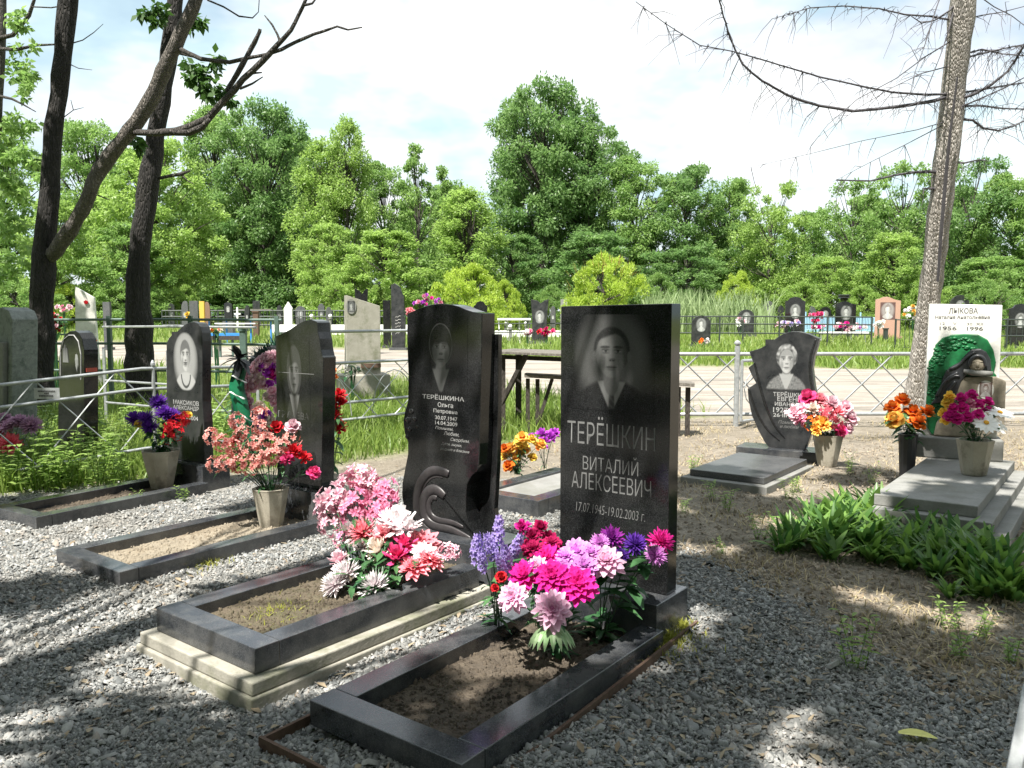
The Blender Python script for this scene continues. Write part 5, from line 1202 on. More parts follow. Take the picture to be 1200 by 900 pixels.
for i, (px, yt, w_, d, kd, m_) in enumerate(((289, 357, 6, 35, 'shoulder', MUTED), (385, 359, 7, 35, 'arch', GREYG),
        (441, 357, 7, 34, 'arch', GREYG), (530, 357, 8, 34, 'arch', MUTED), (545, 358, 7, 35, 'rect', GREYG), (607, 357, 7, 36, 'arch', MUTED), (648, 358, 6, 35, 'arch', GREYG), (848, 358, 8, 37, 'arch', GREYG), (915, 357, 7, 37, 'shoulder', MUTED), (952, 358, 8, 36, 'arch', GREYG), (1014, 357, 8, 37, 'arch', MUTED))):
    o = far_stone(px, yt, 0, w_, d, kd, m_, 'small indistinct gravestone in the farthest row before the trees', i % 3 == 0, rot=rnd.uniform(-.3, .1)); o['group'] = 'small gravestones in the farthest row'
# ---------------------------------------------------------------- foliage
def leaf_cloud(C, Rr, per, size, seed=1, droop=.3, aspect=.5, flat=.75, shell=.35, tvar=.5):
    """leaf-sized folded faces through the volume of the clumps C (n x 3) of radius Rr"""
    g = np.random.default_rng(seed); C = np.asarray(C, float); n = len(C)*per
    c = np.repeat(C, per, 0); R_ = np.repeat(np.asarray(Rr, float), per)[:, None]
    d = g.normal(size=(n, 3)); d /= np.linalg.norm(d, axis=1, keepdims=True)
    rr = (shell+(1-shell)*g.random((n, 1)))
    p = c+d*rr*R_*np.array([1, 1, flat])
    a = d*.8+g.normal(size=(n, 3))*.7; a[:, 2] -= droop; a /= np.linalg.norm(a, axis=1, keepdims=True)
    u = g.normal(size=(n, 3))*.55+d*.5; u[:, 2] += .7
    s = np.cross(a, u); s /= np.linalg.norm(s, axis=1, keepdims=True)+1e-9
    nn = np.cross(s, a); L_ = size*g.uniform(.6, 1.3, (n, 1)); W_ = L_*aspect/2
    V = np.stack([p, p+a*L_*.45+s*W_+nn*W_*.3, p+a*L_, p+a*L_*.45-s*W_+nn*W_*.3], 1).reshape(-1, 3)
    Fq = np.arange(n*4).reshape(n, 4)
    t = np.clip(np.repeat(g.random(len(C))*tvar, per)+g.random(n)*(1-tvar), 0, 1)
    return V, Fq, np.repeat(t, 4)
PROF = {'round': lambda h: math.sqrt(max(0, 1-((h-.52)/.5)**2)), 'oak': lambda h: min(1, .62+.5*h)*math.sqrt(max(0, 1-max(0, (h-.45)/.56)**2)),
        'column': lambda h: (.6+.4*min(1, h*3))*max(0, 1-max(0, (h-.3)/.72)**2.2)**.6, 'bush': lambda h: math.sqrt(max(0, 1-(h)**2.2)), 'cone': lambda h: .25+.8*(1-h)}
def tree_data(seed, H, R, shape, clumps, per, leaf, lo=.12, cr=.17, gaps=0.0, droop=.3, flat=.7):
    r = random.Random(seed); C = []; Q = []; f = PROF[shape]
    lobes = [(r.uniform(0, 6.28), r.uniform(lo, 1), r.uniform(.72, 1.12)) for _ in range(9)]
    while len(C) < clumps:
        h = lo+(1-lo)*r.random(); hh = (h-lo)/(1-lo); a = r.uniform(0, 6.28)
        k = 1.0
        for la, lh, lk in lobes:
            dd = ((math.cos(a-la)-1)**2+((h-lh)*3)**2); k += (lk-1)*math.exp(-dd*2)
        rad = R*max(.05, f(hh))*k*(r.random()**.45)
        if r.random() < gaps and hh > .3: continue
        C.append((rad*math.cos(a), rad*math.sin(a), h*H)); Q.append(R*cr*r.uniform(.65, 1.35)*(1-.35*hh))
    V, Fq, t = leaf_cloud(C, Q, per, leaf, seed, droop, flat=flat)
    mb = MB(); tr = max(.1, H*.014); pts = [Vector((0, 0, -.3))]
    for i in range(1, 9): pts.append(Vector((r.uniform(-.12, .12)*i*.3, r.uniform(-.12, .12)*i*.3, H*.88*i/8)))
    mb.tube(pts, [tr*(1-.1*i) for i in range(9)], 7)
    for c in [c for k_, c in enumerate(C) if k_ % 3 == 0 or c[2] > .78*H]:
        i = max(1, min(7, int(c[2]/H/.88*8*.75))); b = pts[i]; q = Vector(c); m_ = b.lerp(q, .5)+Vector((0, 0, -.05*(q-b).length))
        mb.tube([b, m_, q], [tr*.36, tr*.22, tr*.08], 4, False)
    return (V, Fq, t), mb
def mesh_from(name, d):
    o = np_mesh(name, d[0], d[1], LF_A, d[2]); me = o.data; bpy.data.objects.remove(o); return me
TV = {}
def variant(key, *a, **k):
    cr, tr = tree_data(*a, **k); TV[key] = (mesh_from('crown', cr), tr.mesh('trunk'), a[1], a[2])
variant('oak', 21, 15, 5.2, 'oak', 200, 200, .27, lo=.08, cr=.2, gaps=.05)
variant('oak2', 22, 13, 4.6, 'round', 180, 200, .255, lo=.06, cr=.2, gaps=.08)
variant('col', 23, 13.5, 2.7, 'column', 150, 170, .225, lo=.03, cr=.3, droop=.3, flat=1.1)
variant('loose', 24, 10.5, 4.2, 'round', 110, 150, .235, lo=.14, cr=.19, gaps=.2)
variant('thin', 25, 11.5, 2.0, 'column', 60, 120, .22, lo=.12, cr=.26, gaps=.15)
variant('mid', 26, 9.5, 3.4, 'round', 130, 165, .22, lo=.02, cr=.2, gaps=.03)
variant('bush', 27, 3.0, 2.4, 'bush', 95, 190, .12, lo=.02, cr=.17, droop=-.5)
def plant_tree(name, label, cat, px, top, d, key, lm, wpx=None, group=None, bm_=None, rz=None):
    d = d*1.22; t_ = P(px, top, d); g = terr(t_.x, d); me, tm, H, R = TV[key]
    sz = (t_.z-g)/(H*1.0); sw = (wpx*d/F)/R if wpx else sz
    root = thing(name, label, cat, (t_.x, d, g-.05), rnd.uniform(0, 6.28) if rz is None else rz, group)
    link('crown', me, root, (0, 0, 0), None, (sw, sw, sz), lm); link('trunk', tm, root, (0, 0, 0), None, (sw, sw, sz), bm_ or BARKB)
    return root
GT = 'broadleaf trees along the far edge of the cemetery'
for a in (
 (-10, 150, 60, 'oak2', LF_B, 75, 'broad tree at the far left edge, behind the leftmost dark trunk'),
 (62, 232, 42, 'mid', LF_A, 48, 'low bright tree filling the gap between the two dark left trunks'),
 (108, 146, 56, 'oak', LF_B, 72, 'tall green tree rising between the leaning left limb and the second dark trunk'),
 (178, 165, 47, 'oak2', LF_A, 82, 'broad sunny yellow green tree behind the second dark trunk'),
 (252, 128, 60, 'oak2', LF_B, 62, 'tall round tree behind the bright one, under the hanging leaf cluster'),
 (306, 124, 57, 'oak', LF_C, 72, 'tall dark crowned tree with black gap of shade below it'),
 (375, 168, 50, 'col', LF_A, 40, 'bright column of leaves just right of the shady gap'),
 (405, 142, 49, 'col', LF_A, 34, 'tallest slim light green tree in the left half, feathery top'),
 (448, 192, 54, 'oak2', LF_B, 48, 'rounded mid green tree right of the slim feathery one'),
 (489, 168, 50, 'thin', LF_B, 30, 'thin tree with its dark stem showing, above the purple pink flowers'),
 (521, 196, 57, 'thin', LF_B, 30, 'small pointed tree left of the tallest crown'),
 (550, 222, 46, 'col', LF_A, 46, 'sunny yellow green tree left of the tallest crown'),
 (640, 100, 57, 'oak', LF_C, 78, 'tallest tree of all with high domed crown in the middle'),
 (612, 112, 60, 'col', LF_C, 42, 'slim crown top leaning on the left side of the tallest tree'),
 (690, 142, 56, 'oak', LF_C, 66, 'dark green tree forming the right shoulder of the tallest crown'),
 (745, 186, 54, 'oak2', LF_B, 62, 'round green tree right of the tallest pair, behind the plain rectangular headstone'),
 (806, 196, 53, 'oak2', LF_C, 62, 'mid green tree above the reeds'),
 (856, 212, 54, 'oak2', LF_B, 52, 'green tree right of the reeds'),
 (905, 216, 50, 'loose', LF_A, 56, 'loose light tree with dark bent stems left of the leaning trunk'),
 (955, 246, 52, 'mid', LF_B, 44, 'small tree in the dip of the skyline'),
 (1000, 215, 48, 'loose', LF_B, 56, 'open crowned tree with sky showing through left of the leaning trunk'),
 (1062, 190, 47, 'loose', LF_B, 62, 'open crowned tree behind the leaning trunk'),
 (1050, 272, 42, 'mid', LF_A, 52, 'bright low tree behind the pink granite stone'),
 (1140, 186, 45, 'loose', LF_C, 66, 'dark open tree right of the leaning trunk'),
 (1190, 205, 44, 'oak2', LF_B, 60, 'tree cut by the right edge of the picture'),
 (1165, 300, 40, 'mid', LF_B, 55, 'low tree right of the whitewashed headstone'),
 (975, 300, 43, 'mid', LF_A, 40, 'low sunny tree above the small black arch'),
 (450, 270, 43, 'mid', LF_A, 62, 'low bright tree above the sail shaped stone'),
 (385, 262, 44, 'mid', LF_A, 46, 'low bright tree above the leaning concrete stele'),
 (150, 262, 43, 'mid', LF_B, 60, 'low tree just left of the second dark trunk foot'),
 (700, 272, 47, 'mid', LF_C, 70, 'low dark tree behind the yellow green bush'),
 (805, 290, 46, 'mid', LF_C, 52, 'low dark tree behind the reeds'),
 (600, 275, 48, 'mid', LF_C, 52, 'low dark tree right of the scroll headstone top'),
 (1020, 232, 58, 'oak2', LF_B, 62, 'rounded tree deep behind the open crowned ones'),
 (1115, 222, 58, 'oak2', LF_C, 62, 'rounded dark tree just right of the leaning trunk top limb'),
 (520, 222, 62, 'oak2', LF_B, 70, 'rounded tree behind the thin pointed ones left of the tallest crown'),
 (335, 160, 66, 'oak2', LF_B, 75, 'rounded tree top between the dark crowned tree and the feathery column'),
 (225, 225, 64, 'oak', LF_C, 70, 'dark tree deep behind the sunny yellow green one'),
 (335, 235, 66, 'oak', LF_C, 70, 'dark tree deep in the shady gap'),
 (890, 262, 64, 'oak2', LF_C, 75, 'dark tree deep behind the loose light one'),
 (520, 245, 66, 'oak', LF_C, 75, 'dark tree deep behind the sunny trees left of the middle'),
 (1090, 260, 62, 'oak2', LF_C, 75, 'dark tree deep behind the leaning trunk'),
): plant_tree('broadleaf_tree', a[6], 'tree', a[0], a[1], a[2], a[3], a[4], a[5], GT)
for px, top, d, w_, m_, lab in ((552, 312, 37, 46, LF_D, 'yellow green bush right behind the scroll headstone'), (708, 300, 35, 50, LF_D, 'yellow green bush with reddish tips above the plain rectangular headstone'), (866, 320, 41, 27, LF_D, 'small pale bush right of the reeds'), (520, 340, 40, 30, LF_A, 'low bush above the purple pink flowers'),
        (770, 322, 42, 34, LF_B, 'grey green bush at the left end of the reeds'), (1012, 336, 41, 34, LF_A, 'low bush left of the pink granite stone'), (1085, 330, 40, 40, LF_A, 'low bush right behind the leaning trunk'), (1165, 330, 37, 40, LF_B, 'low bush behind the right end of the whitewashed headstone'), (940, 332, 42, 36, LF_A, 'low bush behind the upright man portrait stone'),
        (410, 318, 42, 46, LF_A, 'bright low bush behind the leaning concrete stele'), (455, 326, 42, 30, LF_A, 'bright low bush behind the sail shaped stone'), (150, 330, 42, 50, LF_B, 'low bush behind the second dark trunk'), (20, 330, 38, 50, LF_B, 'low bush at the left edge'), (85, 335, 42, 36, LF_D, 'pale bush left of the white obelisk'), (650, 335, 42, 30, LF_B, 'low bush behind the horned black stone'), (215, 335, 44, 24, LF_A, 'small bush behind the grey far left stones'), (590, 330, 40, 28, LF_D, 'small pale bush right of the wavy headstone top'), (282, 338, 60, 120, LF_C, 'long dark undergrowth in the shady gap')):
    plant_tree('bush', lab, 'bush', px, top, d, 'bush', m_, w_, 'bushes before the far trees')
# reddish shoots on the bush above the plain headstone
mb = MB(); c = P(708, 318, 35*1.22)
for i in range(60):
    a = rnd.uniform(-1, 1); b0 = c+Vector((a*2.0, rnd.uniform(-1.4, .4), rnd.uniform(-.3, .6)-1.0*a*a)); blade(mb, b0, (a*.6, rnd.uniform(-.4, .2), 1.0), rnd.uniform(.3, .7), .05, .3, n=2)
for o in [o for o in COL.objects if 'reddish tips' in o.get('label', '')]:
    mb.v = [tuple(Vector(v)-o.location) for v in mb.v]; x = mb.build('foliage', leaf_mat('reddish_shoots', (.25, .16, .06), (.36, .28, .09)), None, fix=False); x.parent = o; x.rotation_euler.z = -o.rotation_euler.z
# ---------------------------------------------------------------- the two dark trunks on the left and their limbs
def limb(mb, pts, n=8, wob=.0, sub=2):
    """pts: (px, py, distance, width px)"""
    q = [P(a, b, d) for a, b, d, w_ in pts]; r = [w_*d/F/2 for a, b, d, w_ in pts]
    Q = [q[0]]; RR = [r[0]]
    for i in range(len(q)-1):
        for k in range(1, sub+1):
            t = k/sub; p = q[i].lerp(q[i+1], t); rr = r[i]+(r[i+1]-r[i])*t
            Q.append(p+Vector((rnd.gauss(0, wob), rnd.gauss(0, wob), 0))*rr); RR.append(rr*(1+rnd.uniform(-.08, .08)*(wob > 0)))
    mb.tube(Q, RR, n); return Q
def at_origin(root, mb): mb.v = [tuple(Vector(v)-root.location) for v in mb.v]; return mb
def near_leaves(root, spots, size, m, per=40, seed=3, name='crown', droop=.6, aspect=.55):
    C = [P(a, b, d)-root.location for a, b, d, r in spots]; R_ = [r*d/F for a, b, d, r in spots]
    V, Fq, t = leaf_cloud(C, R_, per, size, seed, droop, aspect, .8, .0)
    return np_mesh(name, V, Fq, m, t, root)
t1 = thing('dead_tree', 'leftmost dark leaning trunk with a pale fork limb sweeping up to the right', 'tree', P(46, 470, 12).xy.to_3d())
mb = MB(); limb(mb, [(46, 490, 12, 36), (46, 440, 12, 30), (48, 390, 12, 27), (50, 330, 12, 26), (52, 285, 12, 25), (58, 225, 12, 21), (63, 150, 12, 20), (71, 90, 12, 19), (79, 10, 12, 20), (92, -120, 11.8, 17), (100, -300, 11.5, 10)], 12, .05, 3)
at_origin(t1, mb).build('trunk', BARKD, t1, smooth=True)
mb = MB(); limb(mb, [(53, 309, 12.0, 9), (59, 301, 11.97, 15), (68, 290, 11.9, 18), (82, 270, 11.8, 17), (97, 247, 11.7, 16), (108, 218, 11.6, 16), (117, 198, 11.6, 17), (134, 176, 11.5, 16), (160, 143, 11.4, 17), (182, 107, 11.3, 17), (197, 73, 11.2, 17), (211, 42, 11.1, 15), (227, 7, 11, 14), (250, -60, 11, 11), (280, -160, 11, 5)], 10, .07, 3)
at_origin(t1, mb).build('fork_limb', BARKF, t1, smooth=True)
mb = MB()
for pts in ([(158, 155, 11.4, 7), (180, 156, 11.2, 8), (205, 154, 11, 9), (225, 148, 10.9, 9), (243, 139, 10.8, 9), (264, 117, 10.7, 8), (285, 93, 10.6, 8), (307, 72, 10.5, 7.5), (325, 53, 10.4, 6.5), (341, 35, 10.3, 5.5), (350, 18, 10.3, 5), (358, 0, 10.2, 4.5), (368, -20, 10.2, 3)],
            [(206, 55, 11.2, 6), (220, 62, 11, 5), (235, 69, 10.9, 5), (252, 71, 10.8, 4.5), (269, 73, 10.7, 4.5), (290, 68, 10.6, 4), (312, 64, 10.5, 4), (330, 58, 10.4, 4), (347, 49, 10.4, 4), (368, 40, 10.3, 3.5), (384, 35, 10.2, 3), (395, 31, 10.2, 2.6), (408, 35, 10.2, 2.2), (424, 32, 10.1, 1.4)],
            [(205, 155, 11, 8), (222, 155, 10.9, 8), (237, 149, 10.8, 7), (246, 140, 10.75, 6)],
            [(266, 108, 10.7, 6), (272, 96, 10.7, 6), (284, 76, 10.6, 6), (294, 58, 10.6, 5.5), (303, 40, 10.5, 4.5), (305, 34, 10.5, 4)],
            [(328, 50, 10.4, 3), (325, 40, 10.4, 2.6), (319, 29, 10.4, 2.2), (310, 18, 10.4, 1.2)], [(281, 104, 10.6, 3), (296, 98, 10.6, 2.4), (308, 90, 10.6, 1.2)], [(295, 86, 10.6, 3), (307, 85, 10.6, 1.5)],
            [(357, 6, 10.2, 3), (366, 4, 10.2, 2.5), (371, -3, 10.2, 1.6)], [(243, 0, 11, 2), (262, 8, 11, 2), (280, 19, 11, 1.8), (296, 21, 11, 1.5), (303, 14, 11, 1), (304, -4, 11, .8)],
            [(115, 200, 11.6, 4), (113, 185, 11.5, 3), (111, 171, 11.5, 2)], [(115, 229, 11.6, 2), (128, 234, 11.6, 1)]):
    limb(mb, pts, 6, .1, 2)
at_origin(t1, mb).build('branches', BARKM, t1, smooth=True)
mb = MB()
for pts in ([(80, 52, 12, 2), (97, 47, 12, 1.6), (110, 38, 12, 1.2), (121, 28, 12, .7)], [(75, 72, 12, 1.5), (92, 80, 12, 1), (108, 82, 12, .6)], [(74, 138, 12, 1.6), (86, 129, 12, 1.2), (98, 126, 12, .6)], [(86, 129, 12, 1), (83, 117, 12, .6)]): limb(mb, pts, 4)
at_origin(t1, mb).build('twigs', TWIG, t1, fix=False)
t2 = thing('tree', 'second dark upright trunk from the left, drooping leaf clusters near its top', 'tree', P(166, 470, 12.6).xy.to_3d())
mb = MB(); limb(mb, [(168, 480, 12.6, 38), (165, 440, 12.6, 34), (163, 400, 12.6, 30), (162, 340, 12.6, 27), (163, 293, 12.6, 23), (170, 245, 12.6, 23), (177, 200, 12.6, 22), (185, 140, 12.6, 20), (195, 80, 12.6, 19), (203, 27, 12.6, 18), (209, -30, 12.6, 17), (220, -160, 12.4, 13), (228, -300, 12.2, 8)], 12, .05, 3)
at_origin(t2, mb).build('trunk', BARKD, t2, smooth=True)
mb = MB(); limb(mb, [(186, 209, 12.5, 4), (200, 206, 12.4, 4), (212, 204, 12.3, 4.5), (223, 200, 12.3, 2)], 5); limb(mb, [(212, 204, 12.3, 2), (220, 212, 12.3, 1.5), (228, 216, 12.2, .8)], 4)
for a in ([(200, 60, 12.6, 4), (225, 66, 12.3, 3), (240, 70, 12.2, 2)], [(203, 30, 12.6, 3), (185, 18, 12.4, 2), (172, 14, 12.3, 1)], [(204, 25, 12.6, 3), (222, 22, 12.4, 2), (232, 30, 12.3, 1)]): limb(mb, a, 4)
at_origin(t2, mb).build('branches', BARKM, t2, smooth=True)
near_leaves(t2, [(222, 75, 12.1, 10), (228, 88, 12, 11), (236, 98, 12, 11), (244, 88, 12.1, 11), (250, 76, 12.1, 9), (252, 100, 12, 10), (246, 112, 12, 8), (262, 108, 12, 7), (222, 92, 12, 8), (256, 66, 12.1, 6), (176, 14, 12.2, 7), (166, 18, 12.2, 6), (184, 6, 12.2, 8), (183, 24, 12.2, 6), (190, 14, 12.3, 8), (228, 22, 12.3, 7), (236, 26, 12.3, 6), (223, 32, 12.3, 5), (159, 164, 11.9, 7), (163, 172, 11.9, 5), (232, 80, 12, 10), (240, 105, 12, 8), (270, 118, 12, 4)], .13, LF_N, 30, 5, droop=1.0)
t3 = thing('tree', 'loose leafy tree at the left edge, thin bare branches crossing the sky', 'tree', P(-8, 420, 17).xy.to_3d())
mb = MB(); limb(mb, [(-30, 470, 17, 26), (-20, 300, 17, 20), (-6, 150, 17, 15), (0, 50, 17, 13), (2, 0, 17, 11), (6, -120, 17, 8)], 9, .1, 3)
for a in ([(-2, 45, 16.9, 5), (15, 41, 16.8, 5), (24, 30, 16.8, 5), (34, 18, 16.7, 4.5), (40, 0, 16.6, 3.5), (46, -30, 16.6, 2)], [(-4, 57, 16.9, 4), (20, 58, 16.6, 4), (42, 53, 16.5, 3), (66, 52, 16.4, 2)], [(-4, 112, 16.9, 4), (14, 116, 16.8, 3), (28, 123, 16.7, 2), (42, 131, 16.6, 1)], [(38, 8, 16.6, 1.6), (60, 9, 16.6, 1.6), (78, 6, 16.6, 1.4), (90, 0, 16.6, 1)], [(-10, 170, 16.9, 4), (20, 185, 16.7, 3), (45, 200, 16.6, 1.5)]): limb(mb, a, 5)
at_origin(t3, mb).build('trunk', BARKM, t3, smooth=True)
sp = []
for cx, cy, n_, sx_, sy_ in ((18, 20, 6, 14, 12), (22, 72, 12, 18, 16), (34, 98, 9, 12, 10), (14, 145, 9, 16, 8), (30, 152, 8, 14, 7), (12, 178, 12, 12, 14), (36, 190, 10, 12, 8), (8, 215, 10, 10, 14), (24, 222, 8, 12, 8), (10, 268, 12, 14, 16), (4, 320, 14, 16, 20), (22, 310, 10, 16, 18)):
    for k in range(n_): sp.append((cx+rnd.gauss(0, sx_*.6), cy+rnd.gauss(0, sy_*.6), 16.7+rnd.uniform(-.7, .7), rnd.uniform(4, 8)))
near_leaves(t3, sp, .13, LF_B, 24, 8, droop=.5)
# ---------------------------------------------------------------- leaning bare larch on the right
t4 = thing('bare_larch', 'leaning grey bare trunk with long dead twiggy branches beside the whitewashed headstone', 'tree', P(1068, 520, 9.2).xy.to_3d())
mb = MB(); limb(mb, [(1064, 560, 9.3, 36.5), (1067, 525, 9.25, 29.6), (1072, 470, 9.1, 25.2), (1079, 420, 9.0, 24.4), (1087, 360, 8.85, 24.4), (1094, 310, 8.7, 25.2), (1101, 250, 8.55, 26.1), (1108, 190, 8.4, 26.1), (1115, 130, 8.3, 27.0), (1122, 70, 8.15, 27.0), (1129, 0, 8.0, 27.8), (1138, -90, 7.8, 25.2), (1150, -220, 7.6, 17.4)], 14, .06, 3)
at_origin(t4, mb).build('trunk', BARKL, t4, smooth=True)
mb = MB(); tw = MB()
BR = [([(1112, 112), (1095, 118), (1060, 124), (1025, 128), (1000, 130), (960, 124), (935, 116), (920, 110), (893, 95), (870, 75), (856, 45), (848, 20), (842, -4)], 5.5, 2, -.9, 1),
 ([(1114, 110), (1085, 111), (1045, 108), (1010, 101), (960, 90), (920, 78), (890, 69), (858, 60), (820, 53), (780, 28), (745, 2)], 3.4, 1, -1.4, 1),
 ([(1120, 24), (1090, 19), (1060, 17), (1030, 10), (990, 7), (950, 9), (930, 15), (905, 22)], 3, .8, -.8, 1),
 ([(1122, 2), (1112, 13), (1095, 24), (1080, 27), (1068, 19)], 3, 1.2, -.4, 0),
 ([(1120, 2), (1112, 35), (1102, 65), (1085, 108), (1070, 130)], 2, .7, -.5, 0), ([(1108, -20), (1097, 10), (1083, 55), (1072, 85), (1066, 112)], 2, .7, -.6, 0),
 ([(1118, 46), (1085, 66), (1050, 92), (1005, 116), (970, 146), (950, 172)], 2.2, .5, -.8, 0), ([(1118, 76), (1080, 86), (1045, 103), (1005, 127), (960, 160)], 1.8, .4, -.5, 0),
 ([(1110, 142), (1075, 152), (1010, 165), (950, 180), (880, 196)], 1.7, .4, -.8, 0), ([(1108, 145), (1060, 170), (1020, 190), (976, 213)], 1.8, .5, -.4, 0),
 ([(1106, 202), (1088, 201), (1070, 202), (1050, 205), (1020, 212), (980, 211)], 5.5, 2, -.3, 0), ([(1104, 222), (1092, 221), (1082, 221)], 4.5, 2.5, -.1, 0), ([(1114, 190), (1130, 191), (1148, 187), (1159, 189)], 3.5, 1.2, -.2, 0),
 ([(1116, 118), (1140, 111), (1162, 99), (1182, 83), (1194, 64), (1203, 48)], 4.5, 2.5, -.5, 1), ([(1122, 70), (1150, 63), (1175, 57), (1206, 51)], 3, 1.6, .4, 1), ([(1120, 66), (1150, 58), (1175, 63), (1206, 66)], 3, 1.4, .8, 1), ([(1118, 110), (1150, 105), (1180, 100), (1206, 96)], 3.4, 2, .6, 1), ([(1115, 130), (1150, 115), (1175, 104), (1206, 88)], 2.6, 1.4, -.7, 0),
 ([(1114, 124), (1150, 124), (1175, 127), (1206, 128)], 3.4, 1.8, .9, 1), ([(1112, 138), (1140, 141), (1152, 150), (1170, 153), (1190, 147), (1206, 138)], 4, 2, .2, 1), ([(1126, 24), (1150, 18), (1175, 14), (1206, 6)], 2, 1, .3, 0), ([(1140, -10), (1165, 8), (1185, 18), (1206, 34)], 1.8, 1, .2, 0)]
for pts, w0, w1, dz, sh in BR:
    n_ = len(pts); d0 = interp(pts[0][1], (-20, 70, 190, 360), (8.0, 8.15, 8.4, 8.85))
    Q = limb(mb, [(a, b, d0+dz*(i/(n_-1)), .8*(w0+(w1-w0)*i/(n_-1))) for i, (a, b) in enumerate(pts)], 6, .25 if sh else .05, 4)
    for k in range(int((40 if sh else 16)*n_/8)):
        p = rnd.choice(Q[2:]); L_ = rnd.uniform(.06, .42); dv = Vector((rnd.uniform(-1, .5), rnd.uniform(-.8, .8), rnd.uniform(-1.3, .25))).normalized()
        q = p+dv*L_*.5; e = q+(dv+Vector((rnd.uniform(-.4, .4), 0, -.5))).normalized()*L_*.5
        tw.tube([p, q, e], [.0036, .0026, .0012], 3, False)
        if rnd.random() < .5: tw.tube([q, q+Vector((rnd.uniform(-.1, .1), 0, -rnd.uniform(.04, .14)))], [.0016, .0006], 3, False)
    if sh:
        for k in range(70):
            p = rnd.choice(Q[1:]); tw.tube([p, p+Vector((rnd.uniform(-1, 1), rnd.uniform(-1, 1), rnd.uniform(-1, 1)))*.035], [.005, .001], 3, False)
at_origin(t4, mb).build('branches', TWIG, t4, smooth=True); at_origin(t4, tw).build('twigs', TWIG, t4, fix=False)
mb = MB(); limb(mb, [(1122, 90, 7.95, 2), (1113, 160, 8.1, 3), (1109, 200, 8.2, 4), (1103, 270, 8.35, 4), (1099, 330, 8.5, 3)], 4, 0, 2)
at_origin(t4, mb).build('bark_crack', TWIG, t4)
# ---------------------------------------------------------------- trees around the camera that give the dappled shade
def in_frame(c, r):
    y = c.y*CT-(c.z-HC)*ST; v_ = c.y*ST+(c.z-HC)*CT
    return y > .3 and v_-r-.25 < .49*y and abs(c.x)-r-.25 < .66*y
def shade_tree(label, x, y, H, clumps, leaf=.155, per=120, seed=1, tr=.17, lean=(0, 0)):
    root = thing('shade_tree', label, 'tree', (x, y, 0), 0, 'trees around the plot outside the picture')
    top = Vector((lean[0], lean[1], H)); mb = MB(); pts = [Vector((0, 0, -.1))]+[top*(i/7)+Vector((rnd.uniform(-.06, .06), rnd.uniform(-.06, .06), 0)) for i in range(1, 8)]
    mb.tube(pts, [tr*(1.12-.1*i) for i in range(8)], 10)
    clumps = [c for c in clumps if not in_frame(*c)]
    C = [Vector(c)-root.location for c, r in clumps]; R_ = [r for c, r in clumps]
    for c in C:
        b = pts[rnd.choice((2, 3, 4, 5, 6))]; m_ = b.lerp(c, .5)+Vector((0, 0, .35))
        if rnd.random() < .55 or not all(unlit(root.location+p_, -.12) for t_ in (.15, .4, .65, .9) for p_ in (b.lerp(m_, t_), m_.lerp(c, t_))): continue
        mb.tube([b, m_, c], [tr*.12, tr*.07, .004], 4, False)
    mb.build('trunk', BARKD, root, smooth=True, fix=False)
    V, Fq, t = leaf_cloud(C, R_, per, leaf, seed, .4, .6, .5, .1); np_mesh('crown', V, Fq, LF_N, t, root); return root
STs = [(-3.3, .55), (2.9, -2.6), (-1.6, -3.4), (-7.5, 2.0), (5.8, .6)]
CL = [[] for _ in STs]
def shade(px, py, rad, k=1.0, z=0.0, n=None):
    g = G(px, py, z); n = n or max(1, int((12 if px > 740 else 8)*rad*rad*k/.12))
    for i in range(n):
        a, r = rnd.uniform(0, 6.28), rad*rnd.random()**.5
        p = g+Vector((r*math.cos(a), r*math.sin(a), 0)); h = rnd.uniform(5.2, 8.2); q = p+SUN*(h/SUN.z)
        j = min(range(len(STs)), key=lambda i_: (STs[i_][0]-q.x)**2+(STs[i_][1]-q.y)**2)
        CL[j].append((q, rnd.uniform(.16, .3)))
SHADE = [(420, 880, .38, 1), (560, 880, .34, 1), (650, 850, .3, .9), (250, 860, .35, .8), (100, 860, .35, .7), (320, 800, .2, .6), (180, 800, .25, .5), (700, 800, .25, .6), (480, 800, .22, .6), (590, 850, .25, .8),
 (760, 860, .34, 1), (860, 880, .25, .8), (980, 860, .34, 1), (1100, 820, .4, 1), (1180, 760, .4, 1), (900, 780, .38, 1), (1000, 760, .35, 1), (820, 800, .25, .8), (870, 690, .35, 1), (840, 630, .35, 1), (930, 720, .3, .9), (1080, 770, .3, .8), (1150, 690, .4, 1), (1050, 690, .3, .7), (1000, 680, .3, .7), (960, 660, .3, .6),
 (880, 600, .4, .7), (980, 600, .35, .35), (1110, 640, .4, .9), (1180, 620, .4, .9), (1100, 585, .35, .6), (830, 575, .4, .5), (1000, 560, .3, .3), (20, 720, .25, .6), (60, 800, .3, .7), (330, 700, .15, .3), (460, 660, .15, .4), (100, 690, .12, .35), (20, 600, .3, .7), (60, 560, .4, .8), (20, 540, .5, .9), (100, 530, .4, .7), (170, 575, .3, .5), (350, 590, .3, .4), (380, 570, .3, .5)]
for a in SHADE: shade(*a)
for px, py, r in ((40, 500, 1.0), (120, 485, 1.0), (200, 470, 1.1), (280, 470, .9), (90, 455, 1.2), (20, 455, 1.2), (170, 445, 1.2), (440, 470, .8), (420, 500, .6), (640, 470, .8), (560, 460, .8)): shade(px, py, r, .3)
